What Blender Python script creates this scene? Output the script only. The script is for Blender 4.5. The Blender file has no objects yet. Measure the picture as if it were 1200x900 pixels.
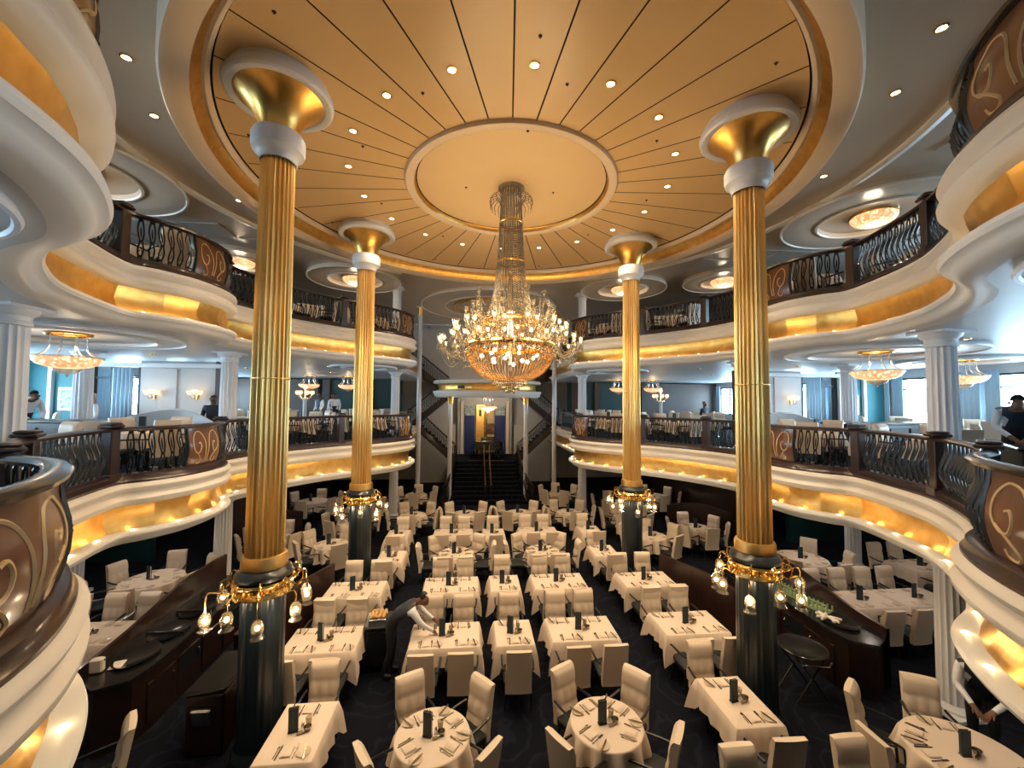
import bpy, bmesh, math, random
from mathutils import Vector, Matrix
random.seed(7)
PI = math.pi
R = math.radians
C = bpy.context.scene.collection
sc = bpy.context.scene

# ------------------------------------------------------------------ camera
CAM = Vector((-0.8175, 0.0, 4.93))
yaw, pit, rol = 0.0983, 0.0433, 0.008
F = Vector((math.sin(yaw)*math.cos(pit), math.cos(yaw)*math.cos(pit), math.sin(pit)))
Rv = Vector((math.cos(yaw), -math.sin(yaw), 0))
Uv = Rv.cross(F)
R2 = Rv*math.cos(rol) + Uv*math.sin(rol)
U2 = -Rv*math.sin(rol) + Uv*math.cos(rol)
cd = bpy.data.cameras.new('camera')
cam = bpy.data.objects.new('camera', cd); C.objects.link(cam)
cd.sensor_width = 36; cd.lens = 472.02/1200*36
cd.clip_start = 0.05; cd.clip_end = 200
mw = Matrix(((R2.x, U2.x, -F.x, CAM.x), (R2.y, U2.y, -F.y, CAM.y), (R2.z, U2.z, -F.z, CAM.z), (0, 0, 0, 1)))
cam.matrix_world = mw
sc.camera = cam

# ------------------------------------------------------------------ world, exposure
w = bpy.data.worlds.new('daylight'); sc.world = w; w.use_nodes = True
bg = w.node_tree.nodes['Background']
bg.inputs[0].default_value = (0.58, 0.82, 1.0, 1); bg.inputs[1].default_value = 23.0
sc.view_settings.view_transform = 'Standard'; sc.view_settings.look = 'None'
sc.view_settings.gamma = 1; sc.view_settings.use_curve_mapping = False
sc.view_settings.exposure = 0.58
cy = sc.cycles
cy.max_bounces = 7; cy.diffuse_bounces = 4; cy.glossy_bounces = 3; cy.transmission_bounces = 4; cy.transparent_max_bounces = 24
cy.caustics_reflective = False; cy.caustics_refractive = False
cy.sample_clamp_indirect = 4.0; cy.sample_clamp_direct = 0
cy.use_denoising = True; cy.use_adaptive_sampling = True

WARM = (1.0, 0.70, 0.38); WARM2 = (1.0, 0.78, 0.52); NEUT = (1.0, 0.90, 0.78)
def lamp(name, kind, loc, power, col, size=0.1, spot=None, blend=0.6, aim=None):
    l = bpy.data.lights.new(name, kind); l.energy = power; l.color = col
    if kind in ('POINT', 'SPOT'): l.shadow_soft_size = size
    if kind == 'SPOT': l.spot_size = R(spot); l.spot_blend = blend
    if kind == 'AREA': l.size = size
    o = bpy.data.objects.new(name, l); C.objects.link(o); o.location = loc
    if aim is not None:
        d = Vector(aim) - Vector(loc); o.rotation_euler = d.to_track_quat('-Z', 'Y').to_euler()
    return o

# ------------------------------------------------------------------ materials
MATS = {}
def mat(name, col, rough=0.5, metal=0.0, noise=None, col2=None, bump=0.0, bscale=40, emit=None, estr=0, spec=None, coat=0, bumpkind='noise', stretch=None):
    m = bpy.data.materials.new(name); m.use_nodes = True
    nt = m.node_tree; b = nt.nodes['Principled BSDF']
    b.inputs['Base Color'].default_value = (*col, 1); b.inputs['Roughness'].default_value = rough
    b.inputs['Metallic'].default_value = metal
    if spec is not None: b.inputs['Specular IOR Level'].default_value = spec
    if coat: b.inputs['Coat Weight'].default_value = coat; b.inputs['Coat Roughness'].default_value = 0.12
    if emit: b.inputs['Emission Color'].default_value = (*emit, 1); b.inputs['Emission Strength'].default_value = estr
    if noise or bump:
        tc = nt.nodes.new('ShaderNodeTexCoord'); mp = nt.nodes.new('ShaderNodeMapping')
        nt.links.new(tc.outputs['Object'], mp.inputs[0])
        if stretch: mp.inputs['Scale'].default_value = stretch
    if noise:
        n = nt.nodes.new('ShaderNodeTexNoise'); n.inputs['Scale'].default_value = noise; n.inputs['Detail'].default_value = 5
        nt.links.new(mp.outputs[0], n.inputs['Vector'])
        cr = nt.nodes.new('ShaderNodeValToRGB')
        cr.color_ramp.elements[0].position = 0.35; cr.color_ramp.elements[1].position = 0.68
        cr.color_ramp.elements[0].color = (*col, 1); cr.color_ramp.elements[1].color = (*(col2 or col), 1)
        nt.links.new(n.outputs['Fac'], cr.inputs[0]); nt.links.new(cr.outputs[0], b.inputs['Base Color'])
    if bump:
        n2 = nt.nodes.new('ShaderNodeTexNoise'); n2.inputs['Scale'].default_value = bscale; n2.inputs['Detail'].default_value = 3
        nt.links.new(mp.outputs[0], n2.inputs['Vector'])
        bp = nt.nodes.new('ShaderNodeBump'); bp.inputs['Strength'].default_value = bump; bp.inputs['Distance'].default_value = 0.02
        nt.links.new(n2.outputs['Fac'], bp.inputs['Height']); nt.links.new(bp.outputs[0], b.inputs['Normal'])
    MATS[name] = m
    return m
def glassy(name, col, gloss=0.35, rough=0.08, fac_glow=None, trans=(1, 1, 1)):
    m = bpy.data.materials.new(name); m.use_nodes = True; nt = m.node_tree
    for n in list(nt.nodes): nt.nodes.remove(n)
    out = nt.nodes.new('ShaderNodeOutputMaterial'); mx = nt.nodes.new('ShaderNodeMixShader')
    t = nt.nodes.new('ShaderNodeBsdfTransparent'); t.inputs[0].default_value = (*trans, 1)
    g = nt.nodes.new('ShaderNodeBsdfPrincipled'); g.inputs['Base Color'].default_value = (*col, 1)
    g.inputs['Roughness'].default_value = rough; g.inputs['Specular IOR Level'].default_value = 0.9
    if fac_glow: g.inputs['Emission Color'].default_value = (*fac_glow[0], 1); g.inputs['Emission Strength'].default_value = fac_glow[1]
    mx.inputs[0].default_value = gloss
    nt.links.new(t.outputs[0], mx.inputs[1]); nt.links.new(g.outputs[0], mx.inputs[2]); nt.links.new(mx.outputs[0], out.inputs[0])
    MATS[name] = m; return m
def emis(name, col, s):
    m = bpy.data.materials.new(name); m.use_nodes = True; nt = m.node_tree
    for n in list(nt.nodes): nt.nodes.remove(n)
    out = nt.nodes.new('ShaderNodeOutputMaterial'); e = nt.nodes.new('ShaderNodeEmission')
    e.inputs[0].default_value = (*col, 1); e.inputs[1].default_value = s
    nt.links.new(e.outputs[0], out.inputs[0]); MATS[name] = m; return m

mat('gold', (0.74, 0.41, 0.095), 0.34, 1.0, noise=6, col2=(0.86, 0.54, 0.17), bump=0.10, bscale=14)
mat('gold_shaft', (0.84, 0.50, 0.15), 0.38, 1.0, noise=5, col2=(0.95, 0.66, 0.26), stretch=(1, 1, 0.25))
mat('brass', (0.85, 0.55, 0.18), 0.22, 1.0)
mat('cream', (0.86, 0.79, 0.69), 0.42, noise=2, col2=(0.83, 0.76, 0.66))
mat('ledge_white', (0.87, 0.84, 0.78), 0.38)
mat('white', (0.83, 0.83, 0.84), 0.4)
mat('column_white', (0.80, 0.81, 0.84), 0.45)
mat('panel', (0.80, 0.54, 0.26), 0.32, noise=0.8, col2=(0.82, 0.57, 0.29))
mat('medallion', (0.82, 0.60, 0.33), 0.5)
mat('grey_ceiling', (0.72, 0.62, 0.50), 0.24, noise=0.7, col2=(0.67, 0.57, 0.46))
mat('peach', (0.84, 0.68, 0.50), 0.38)
mat('soffit', (0.66, 0.68, 0.68), 0.42, spec=0.3, noise=0.7, col2=(0.62, 0.65, 0.67))
mat('tile', (0.62, 0.58, 0.52), 0.25, noise=0.6, col2=(0.57, 0.53, 0.48))
mat('seam', (0.03, 0.02, 0.012), 0.8)
mat('mahogany', (0.021, 0.010, 0.009), 0.3, noise=7, col2=(0.040, 0.017, 0.013), stretch=(1, 1, 0.2), coat=0.4)
mat('walnut', (0.095, 0.036, 0.018), 0.28, noise=4, col2=(0.16, 0.062, 0.030), stretch=(1, 1, 0.25), coat=0.5)
mat('inlay', (0.62, 0.42, 0.20), 0.4)
mat('dark_wood', (0.014, 0.008, 0.007), 0.3, noise=6, col2=(0.026, 0.012, 0.009), coat=0.3)
mat('black_top', (0.012, 0.013, 0.015), 0.18, coat=0.3)
mat('iron', (0.006, 0.009, 0.011), 0.35, coat=0.15)
mat('pillar_dark', (0.012, 0.020, 0.026), 0.28, coat=0.3)
mat('linen', (0.72, 0.59, 0.47), 0.75, bump=0.1, bscale=160)
mat('leather', (0.74, 0.61, 0.47), 0.34, bump=0.04, bscale=120)
mat('seat_dark', (0.008, 0.011, 0.014), 0.6)
mat('navy_menu', (0.012, 0.030, 0.042), 0.5)
mat('paper', (0.80, 0.77, 0.70), 0.7)
mat('silver', (0.30, 0.26, 0.20), 0.25, 1.0)
mat('steel', (0.75, 0.76, 0.78), 0.18, 1.0)
mat('china', (0.60, 0.48, 0.36), 0.2)
mat('teal_wall', (0.030, 0.17, 0.20), 0.6)
mat('green_wall', (0.010, 0.050, 0.052), 0.5)
mat('pale_wall', (0.58, 0.57, 0.57), 0.5, noise=1.5, col2=(0.53, 0.53, 0.53))
mat('brown_wall', (0.06, 0.032, 0.022), 0.45)
mat('curtain', (0.50, 0.68, 0.82), 0.8)
mat('blue_panel', (0.012, 0.030, 0.16), 0.5)
mat('piano_black', (0.006, 0.006, 0.007), 0.1, coat=0.5)
mat('skin', (0.16, 0.075, 0.045), 0.55)
mat('skin_light', (0.45, 0.26, 0.18), 0.55)
mat('shirt', (0.80, 0.80, 0.83), 0.7)
mat('vest', (0.010, 0.016, 0.032), 0.6)
mat('trousers', (0.008, 0.010, 0.016), 0.65)
mat('hair', (0.008, 0.007, 0.006), 0.5)
mat('hair_grey', (0.42, 0.42, 0.44), 0.6)
mat('green_rack', (0.28, 0.38, 0.20), 0.5)
mat('cream_cloth', (0.80, 0.72, 0.64), 0.7)
mat('frame_dark', (0.02, 0.022, 0.025), 0.4)
mat('picture', (0.55, 0.62, 0.62), 0.5, noise=14, col2=(0.10, 0.16, 0.18))
mat('portrait', (0.02, 0.015, 0.012), 0.4, noise=5, col2=(0.32, 0.14, 0.08))
mat('outside', (0.30, 0.42, 0.55), 0.8, noise=0.4, col2=(0.60, 0.70, 0.78))
mat('bread', (0.55, 0.28, 0.09), 0.7, noise=30, col2=(0.75, 0.50, 0.22))
glassy('crystal', (0.30, 0.26, 0.20), 0.50, 0.12, trans=(1.0, 0.97, 0.92))
glassy('crystal_amber', (0.55, 0.32, 0.10), 0.55, 0.18, trans=(1.0, 0.90, 0.68))
glassy('cup_glass', (0.32, 0.28, 0.22), 0.34, 0.06, trans=(1.0, 0.97, 0.9))
glassy('pane', (0.9, 0.95, 1.0), 0.06, 0.03, trans=(0.95, 0.98, 1.0))
emis('bulb', (1.0, 0.66, 0.30), 18)
emis('bulb_warm', (1.0, 0.60, 0.24), 14)
emis('downlight_glow', (1.0, 0.80, 0.52), 14)
emis('spot_glow', (1.0, 0.74, 0.42), 9)
emis('bowl_glow', (1.0, 0.62, 0.30), 2.0)

def carpet_mat():
    m = bpy.data.materials.new('carpet'); m.use_nodes = True; nt = m.node_tree; b = nt.nodes['Principled BSDF']
    b.inputs['Roughness'].default_value = 0.95; b.inputs['Specular IOR Level'].default_value = 0.15
    tc = nt.nodes.new('ShaderNodeTexCoord')
    v = nt.nodes.new('ShaderNodeTexVoronoi'); v.inputs['Scale'].default_value = 0.9; nt.links.new(tc.outputs['Object'], v.inputs['Vector'])
    wv = nt.nodes.new('ShaderNodeMath'); wv.operation = 'MULTIPLY'; wv.inputs[1].default_value = 34; nt.links.new(v.outputs['Distance'], wv.inputs[0])
    n = nt.nodes.new('ShaderNodeTexNoise'); n.inputs['Scale'].default_value = 3; nt.links.new(tc.outputs['Object'], n.inputs['Vector'])
    nm = nt.nodes.new('ShaderNodeMath'); nm.operation = 'MULTIPLY_ADD'; nm.inputs[1].default_value = 9; nt.links.new(n.outputs['Fac'], nm.inputs[0]); nt.links.new(wv.outputs[0], nm.inputs[2])
    sn = nt.nodes.new('ShaderNodeMath'); sn.operation = 'SINE'; nt.links.new(nm.outputs[0], sn.inputs[0])
    cr = nt.nodes.new('ShaderNodeValToRGB'); cr.color_ramp.elements[0].position = 0.62; cr.color_ramp.elements[1].position = 0.95
    cr.color_ramp.elements[0].color = (0.0045, 0.0055, 0.011, 1); cr.color_ramp.elements[1].color = (0.009, 0.012, 0.022, 1)
    nt.links.new(sn.outputs[0], cr.inputs[0]); nt.links.new(cr.outputs[0], b.inputs['Base Color']); MATS['carpet'] = m
carpet_mat()

# ------------------------------------------------------------------ mesh helpers
class MB:
    def __init__(s): s.v = []; s.f = []
    def add(s, vs, fs):
        k = len(s.v); s.v += [tuple(x) for x in vs]; s.f += [tuple(i+k for i in f) for f in fs]; return s
    def box(s, c, d, rz=0, rx=0, ry=0):
        hx, hy, hz = d[0]/2, d[1]/2, d[2]/2
        M = Matrix.Rotation(rz, 3, 'Z') @ Matrix.Rotation(ry, 3, 'Y') @ Matrix.Rotation(rx, 3, 'X')
        vs = [M @ Vector((x, y, z)) + Vector(c) for x in (-hx, hx) for y in (-hy, hy) for z in (-hz, hz)]
        return s.add(vs, [(0, 1, 3, 2), (4, 6, 7, 5), (0, 4, 5, 1), (2, 3, 7, 6), (0, 2, 6, 4), (1, 5, 7, 3)])
    def bevbox(s, c, d, b=0.02, rz=0, rx=0, ry=0):
        hx, hy, hz = d[0]/2, d[1]/2, d[2]/2; b = min(b, hx*.9, hy*.9, hz*.9)
        M = Matrix.Rotation(rz, 3, 'Z') @ Matrix.Rotation(ry, 3, 'Y') @ Matrix.Rotation(rx, 3, 'X')
        rings = []
        for z, i in ((-hz, b), (-hz+b, 0), (hz-b, 0), (hz, b)):
            x, y = hx-i, hy-i
            rings.append([(x-b, -y), (x, -y+b), (x, y-b), (x-b, y), (-x+b, y), (-x, y-b), (-x, -y+b), (-x+b, -y)])
        vs = [M @ Vector((p[0], p[1], z)) + Vector(c) for (z, i), r in zip(((-hz, b), (-hz+b, 0), (hz-b, 0), (hz, b)), rings) for p in r]
        fs = []
        for k in range(3):
            for j in range(8): fs.append((k*8+j, k*8+(j+1) % 8, (k+1)*8+(j+1) % 8, (k+1)*8+j))
        fs.append(tuple(range(7, -1, -1))); fs.append(tuple(range(24, 32)))
        return s.add(vs, fs)
    def lathe(s, prof, n=24, c=(0, 0, 0), flute=None, a0=0, a1=2*PI, sx=1, sy=1):
        full = abs(a1-a0-2*PI) < 1e-6; m = n if full else n+1
        vs = []
        for r, z in prof:
            for j in range(m):
                a = a0 + (a1-a0)*j/n; rr = r
                if flute: rr = r - flute[1]*(0.5-0.5*math.cos(a*flute[0]))**0.6*(1 if r > 1e-4 else 0)
                vs.append((c[0]+rr*math.cos(a)*sx, c[1]+rr*math.sin(a)*sy, c[2]+z))
        fs = []
        for k in range(len(prof)-1):
            for j in range(n):
                fs.append((k*m+j, k*m+(j+1) % m, (k+1)*m+(j+1) % m, (k+1)*m+j))
        return s.add(vs, fs)
    def tube(s, pts, r, n=6, closed=False, cap=True):
        pts = [Vector(p) for p in pts]; m = len(pts)
        rr = r if isinstance(r, (list, tuple)) else [r]*m
        vs = []; up = Vector((0, 0, 1)); prev = None
        for i, p in enumerate(pts):
            t = (pts[(i+1) % m] - pts[i-1]) if (closed or 0 < i < m-1) else (pts[1]-pts[0] if i == 0 else pts[-1]-pts[-2])
            if t.length < 1e-9: t = Vector((0, 0, 1))
            t.normalize()
            if prev is None:
                x = t.cross(up if abs(t.z) < 0.95 else Vector((1, 0, 0))).normalized()
            else:
                x = (prev - t*prev.dot(t)); x = x.normalized() if x.length > 1e-6 else t.orthogonal().normalized()
            prev = x; y = t.cross(x)
            for j in range(n):
                a = 2*PI*j/n; vs.append(p + x*rr[i]*math.cos(a) + y*rr[i]*math.sin(a))
        fs = []
        for i in range(m if closed else m-1):
            k = (i+1) % m
            for j in range(n): fs.append((i*n+j, i*n+(j+1) % n, k*n+(j+1) % n, k*n+j))
        if cap and not closed: fs.append(tuple(range(n-1, -1, -1))); fs.append(tuple((m-1)*n+j for j in range(n)))
        return s.add(vs, fs)
    def ball(s, c, r, n=10, m=6, sx=1, sy=1, sz=1):
        prof = [(max(1e-4, r*math.sin(PI*k/m)), -r*math.cos(PI*k/m)*sz) for k in range(m+1)]
        return s.lathe(prof, n, c, sx=sx, sy=sy)
    def strip(s, rows):
        n = len(rows[0]); vs = [p for r in rows for p in r]
        fs = [(k*n+j, k*n+j+1, (k+1)*n+j+1, (k+1)*n+j) for k in range(len(rows)-1) for j in range(n-1)]
        return s.add(vs, fs)
    def prism(s, poly, z0, z1):
        n = len(poly)
        vs = [(x, y, z0) for x, y in poly] + [(x, y, z1) for x, y in poly]
        fs = [(j, (j+1) % n, n+(j+1) % n, n+j) for j in range(n)] + [tuple(range(n-1, -1, -1)), tuple(range(n, 2*n))]
        return s.add(vs, fs)
    def mesh(s, name, m, smooth=True, ang=38):
        me = bpy.data.meshes.new(name); me.from_pydata(s.v, [], s.f)
        if isinstance(m, str): me.materials.append(MATS[m])
        if smooth:
            me.polygons.foreach_set('use_smooth', [True]*len(me.polygons))
            try: me.set_sharp_from_angle(angle=R(ang))
            except Exception: pass
        me.update(); return me
def link(name, me, parent=None, loc=(0, 0, 0), rz=0):
    o = bpy.data.objects.new(name, me); C.objects.link(o); o.location = loc; o.rotation_euler = (0, 0, rz)
    if parent is not None: o.parent = parent
    return o
def obj(name, mb, m, parent=None, loc=(0, 0, 0), rz=0, smooth=True, ang=38):
    return link(name, mb.mesh(name, m, smooth, ang), parent, loc, rz)
def tag(o, label=None, cat=None, group=None, kind=None):
    if label: o['label'] = label
    if cat: o['category'] = cat
    if group: o['group'] = group
    if kind: o['kind'] = kind
    return o
def thing(name, label, cat, loc=(0, 0, 0), rz=0, group=None):
    o = bpy.data.objects.new(name, None); C.objects.link(o); o.location = loc; o.rotation_euler = (0, 0, rz)
    o.empty_display_size = 0.1
    return tag(o, label, cat, group)
def struct(name, mb, m, parent=None, label=None, smooth=True):
    o = obj(name, mb, m, parent, smooth=smooth)
    if parent is None: o['kind'] = 'structure'
    if label: o['label'] = label
    return o
KIDS = {}
def clone(o, parent=None, loc=None, rz=None, label=None, group=None, top=True):
    c = o.copy(); C.objects.link(c)
    if parent is not None: c.parent = parent
    if loc is not None: c.location = loc
    if rz is not None: c.rotation_euler = (0, 0, rz)
    if top and label: c['label'] = label
    if top and group: c['group'] = group
    for ch in list(o.children): clone(ch, c, top=False)
    return c
class Proto:
    """first use hands out the thing itself, later uses copy it"""
    def __init__(s, make): s.o = make(); s.used = False
    def at(s, loc, rz, label, group, cat=None):
        if not s.used:
            s.used = True; o = s.o; o.location = loc; o.rotation_euler = (0, 0, rz); o['label'] = label
            if group: o['group'] = group
        else: o = clone(s.o, None, loc, rz, label, group)
        if cat: o['category'] = cat
        return o
def catmull(P, per=10):
    out = []; n = len(P)
    for i in range(n-1):
        p0 = P[max(i-1, 0)]; p1 = P[i]; p2 = P[i+1]; p3 = P[min(i+2, n-1)]
        for k in range(per):
            t = k/per
            out.append(tuple(0.5*((2*p1[d]) + (-p0[d]+p2[d])*t + (2*p0[d]-5*p1[d]+4*p2[d]-p3[d])*t*t + (-p0[d]+3*p1[d]-3*p2[d]+p3[d])*t**3) for d in range(len(p1))))
    out.append(tuple(P[-1])); return out

# ------------------------------------------------------------------ gallery edge in plan
EP = [(3.6, -3.0), (3.35, -1.0), (3.1, 0.6), (3.02, 1.5), (3.12, 2.3), (3.45, 2.95), (3.95, 3.5), (4.6, 3.85), (5.1, 4.25), (5.55, 4.75), (6.0, 5.4), (6.3, 6.2),
      (6.5, 7.1), (6.25, 7.45), (6.0, 7.9), (5.92, 8.4), (5.95, 8.9), (6.12, 9.35), (6.4, 9.75), (6.3, 10.3), (6.0, 11.1), (5.5, 11.9), (4.75, 12.75), (4.0, 13.3),
      (3.45, 13.85), (3.08, 14.5), (3.0, 15.1), (3.2, 15.8), (3.6, 16.4), (3.8, 17.5), (3.8, 20.0), (3.8, 23.2)]
_raw = catmull(EP, 14)
_len = [0]
for a, b in zip(_raw, _raw[1:]): _len.append(_len[-1] + math.hypot(b[0]-a[0], b[1]-a[1]))
LTOT = _len[-1]
def epos(s):
    s = min(max(s, 0), LTOT-1e-6)
    lo, hi = 0, len(_len)-1
    while hi-lo > 1:
        m = (lo+hi)//2
        if _len[m] <= s: lo = m
        else: hi = m
    t = (s-_len[lo])/(_len[hi]-_len[lo]); a, b = _raw[lo], _raw[hi]
    return Vector((a[0]+(b[0]-a[0])*t, a[1]+(b[1]-a[1])*t))
def eframe(s, h=0.06):
    p = epos(s); t = (epos(s+h)-epos(s-h)).normalized(); return p, t, Vector((-t.y, t.x))
def s_at_y(y):
    for k in range(len(_raw)-1):
        if _raw[k][1] <= y <= _raw[k+1][1]:
            t = (y-_raw[k][1])/max(1e-9, _raw[k+1][1]-_raw[k][1]); return _len[k] + t*(_len[k+1]-_len[k])
    return 0
def ept(s, off, z, side):
    p, t, n = eframe(s); q = p+n*off; return (q.x*side, q.y, z)
DECKS = ((3.54, 'lower'), (7.15, 'upper'))
CEIL = 9.75; DC = (0, 8.78)
H = {1: 'green-rack half', -1: 'trolley half'}   # the two halves of the hall, told apart by things that stand there

# ================================================================== STRUCTURE
XW = 14.2; YB = 26.2; YN = -4.0
struct('floor', MB().box((0, (YB+YN)/2, -0.1), (2*XW+1, YB-YN, 0.2)), 'carpet', label='dark navy patterned carpet of the main dining floor', smooth=False)
# outer walls with window openings on both gallery levels
def side_wall(name, sx):
    mb = MB(); L = YB-YN; yc = (YB+YN)/2
    mb.box((sx*(XW+0.15), yc, 1.9), (0.3, L, 4.7))
    mb.box((sx*(XW+0.15), yc, 6.85), (0.3, L, 2.0)); mb.box((sx*(XW+0.15), yc, 9.75), (0.3, L, 0.6))
    piers = [(YN, -2.4)] + [(-0.2+2.6*k, 0.2+2.6*k) for k in range(9)] + [(23.2, YB)]
    for z0, z1, piers in ((4.25, 5.85, piers), (7.85, 9.45, [(YN, 2.8), (5.0, 8.0), (10.2, YB)])):
        for a, b in piers: mb.box((sx*(XW+0.15), (a+b)/2, (z0+z1)/2), (0.3, b-a, z1-z0))
    wl = struct(name, mb, 'pale_wall', smooth=False, label='pale outer wall with tall windows on both galleries')
    return wl
wR = side_wall('wall_right', 1); wL = side_wall('wall_left', -1)
wn = 0
for sx, wl in ((1, wR), (-1, wL)):
    for z0, z1, lev in ((4.25, 5.85, 'lower'), (7.85, 9.45, 'upper')):
        for k in (range(10) if lev == 'lower' else (2, 4)):
            a = -2.4 if k == 0 else 0.2+2.6*(k-1); b = a + (2.2 if k == 0 else 2.2)
            wn += 1
            fr = MB(); x = sx*(XW+0.1); zc = (z0+z1)/2; yc = (a+b)/2
            fr.box((x, a+0.03, zc), (0.1, 0.06, z1-z0)).box((x, b-0.03, zc), (0.1, 0.06, z1-z0)).box((x, yc, z0+0.03), (0.1, b-a, 0.06)).box((x, yc, z1-0.03), (0.1, b-a, 0.06))
            fr.box((x, yc+0.25, zc), (0.08, 0.07, z1-z0)).box((x, yc, z1-0.4), (0.06, b-a, 0.04))
            wo = struct('window_%d' % wn, fr, 'frame_dark', smooth=False)
            obj('pane', MB().box((x+sx*0.02, yc, zc), (0.012, b-a-0.08, z1-z0-0.08)), 'pane', wo, smooth=False)
            if lev == 'lower':
                for q, (yy, hw_) in enumerate(((a+0.22, 0.36), (b-0.02, 0.18))):
                    rows = [[(sx*(XW-0.12)+0.035*math.sin(j*2.1), yy-hw_+2*hw_*j/16, z) for j in range(17)] for z in (3.525, 5.95)]
                    cu = obj('curtain', MB().strip(rows), 'curtain')
                    md = cu.modifiers.new('thick', 'SOLIDIFY'); md.thickness = 0.015
                    tag(cu, 'pale blue curtain, %s edge of %s lower gallery window from the near wall, %s' % (('near', 'far')[q], ('first', 'second', 'third', 'fourth', 'fifth', 'sixth', 'seventh', 'eighth', 'ninth', 'tenth')[k], H[sx]), 'curtain', 'pale blue gallery curtains')
        # daylight portal over this window band
        lp = bpy.data.lights.new('window_daylight', 'AREA'); lp.shape = 'RECTANGLE'; lp.size = 26 if lev == 'lower' else 8; lp.size_y = 1.8
        lp.cycles.is_portal = True
        lo = bpy.data.objects.new('window_daylight', lp); C.objects.link(lo); lo.location = (sx*(XW+0.33), 10.4 if lev == 'lower' else 6.5, (z0+z1)/2)
        lo.rotation_euler = Vector((-sx, 0, 0)).to_track_quat('-Z', 'Y').to_euler()
# back wall behind the stairs, and the wall behind the camera
struct('wall_back', MB().box((-9.0, YB, 4.9), (10.8, 0.3, 9.8)).box((9.0, YB, 4.9), (10.8, 0.3, 9.8)).box((0, YB, 4.9), (7.4, 0.3, 9.8)), 'pale_wall', smooth=False, label='pale wall closing the far end behind the staircases')
struct('wall_near', MB().box((0, YN-0.1, 4.9), (2*XW+1, 0.2, 9.8)), 'pale_wall', smooth=False, label='pale wall at the near end of the hall')
# ---------------------------------------------------------------- top ceiling and dome
cl = struct('ceiling', MB().box((0, (YB+YN)/2, CEIL+0.16), (2*XW+1, YB-YN, 0.2)), 'grey_ceiling', smooth=False, label='grey glossy ceiling above the upper gallery')
dome = MB().lathe([(5.96, CEIL+0.08), (5.96, 9.30), (5.93, 9.25), (5.88, 9.24), (5.66, 9.28), (5.62, 9.30)], 128, (DC[0], DC[1], 0))
dm = struct('trim_1', dome, 'peach', label='cream dropped ring around the ceiling dome')
obj('gold_cove', MB().lathe([(5.62, 9.30), (5.60, 9.38), (5.56, 9.46), (5.50, 9.52)], 128, (0, DC[1], 0)), 'gold', dm)
obj('inner_moulding', MB().lathe([(5.50, 9.52), (5.46, 9.50), (5.42, 9.52), (5.40, 9.56), (5.40, 9.62)], 128, (0, DC[1], 0)), 'peach', dm)
obj('dome_backing', MB().lathe([(5.62, 9.70), (2.0, 9.70)], 72, (0, DC[1], 0)), 'seam', dm)
pm = MB(); g = 0.0
n = 6
def sector(r0, r1, a0, a1, z0, z1, n=6, gap=0.012):
    mb = MB(); rows = []
    for r, z in ((r0, z1), (r0, z0), (r1, z0), (r1, z1)):
        da = gap/r
        rows.append([(r*math.cos(a0+da+(a1-a0-2*da)*j/n), r*math.sin(a0+da+(a1-a0-2*da)*j/n), z) for j in range(n+1)])
    mb.strip(rows); return mb
pmesh = sector(2.2, 5.37, -R(5), R(5), 9.635, 9.68).mesh('ceiling_panel', 'panel', smooth=False)
for k in range(36): link('ceiling_panel', pmesh, dm, (0, DC[1], 0), R(10*k))
md_ = obj('medallion', MB().lathe([(2.31, 9.66), (2.31, 9.60), (2.29, 9.57), (2.16, 9.57), (2.12, 9.59)], 96, (0, DC[1], 0)), 'peach', dm)
obj('medallion_gold', MB().lathe([(2.12, 9.59), (2.11, 9.64), (2.08, 9.68)], 96, (0, DC[1], 0)), 'gold', md_)
obj('medallion_disc', MB().lathe([(2.06, 9.69), (0.001, 9.69)], 64, (0, DC[1], 0)), 'medallion', md_)
# ceiling rings (stepped circular mouldings) : centre x,y, outer r, inner r, bottom z, drop
def ceiling_ring(name, x, y, z, Ro, Ri, drop, label, m='grey_ceiling', m2='ledge_white', inner=None):
    o = struct(name, MB().lathe([(Ro, z), (Ro, z-drop+0.03), (Ro-0.03, z-drop), (Ri+0.05, z-drop), (Ri, z-drop+0.03), (Ri-0.02, z-0.01)], 72, (x, y, 0)), m, label=label)
    obj('edge_bead', MB().tube([(x+(Ri+0.03)*math.cos(2*PI*j/72), y+(Ri+0.03)*math.sin(2*PI*j/72), z-drop) for j in range(72)], 0.035, 6, closed=True), m2, o)
    obj('outer_bead', MB().tube([(x+(Ro-0.01)*math.cos(2*PI*j/72), y+(Ro-0.01)*math.sin(2*PI*j/72), z-drop) for j in range(72)], 0.03, 6, closed=True), m2, o)
    return o
tn = 2
ZT = CEIL+0.06
for sx in (1, -1):
    for (x, y, Ro, Ri) in ((9.4, 9.2, 2.0, 1.15), (5.5, 16.4, 1.75, 1.0), (9.0, 14.8, 1.5, 0.8)):
        ceiling_ring('trim_%d' % tn, sx*x, y, ZT, Ro, Ri, 0.12, 'round stepped ceiling moulding above the upper gallery'); tn += 1
ceiling_ring('trim_%d' % tn, 0, 20.4, ZT, 3.4, 2.2, 0.10, 'large double ring moulding in the ceiling before the stairs'); tn += 1
ceiling_ring('trim_%d' % tn, 0, 20.4, ZT, 1.75, 1.55, 0.08, 'inner ring of the double ceiling moulding before the stairs', m2='gold'); tn += 1
obj_ = struct('trim_%d' % tn, MB().lathe([(7.62, ZT), (7.62, ZT-0.07), (7.52, ZT-0.09), (7.46, ZT-0.05), (7.46, ZT)], 110, (0, DC[1], 0), a0=R(-62), a1=R(62)), 'ledge_white', label='slim curved moulding along the upper gallery ceiling'); tn += 1
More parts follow.
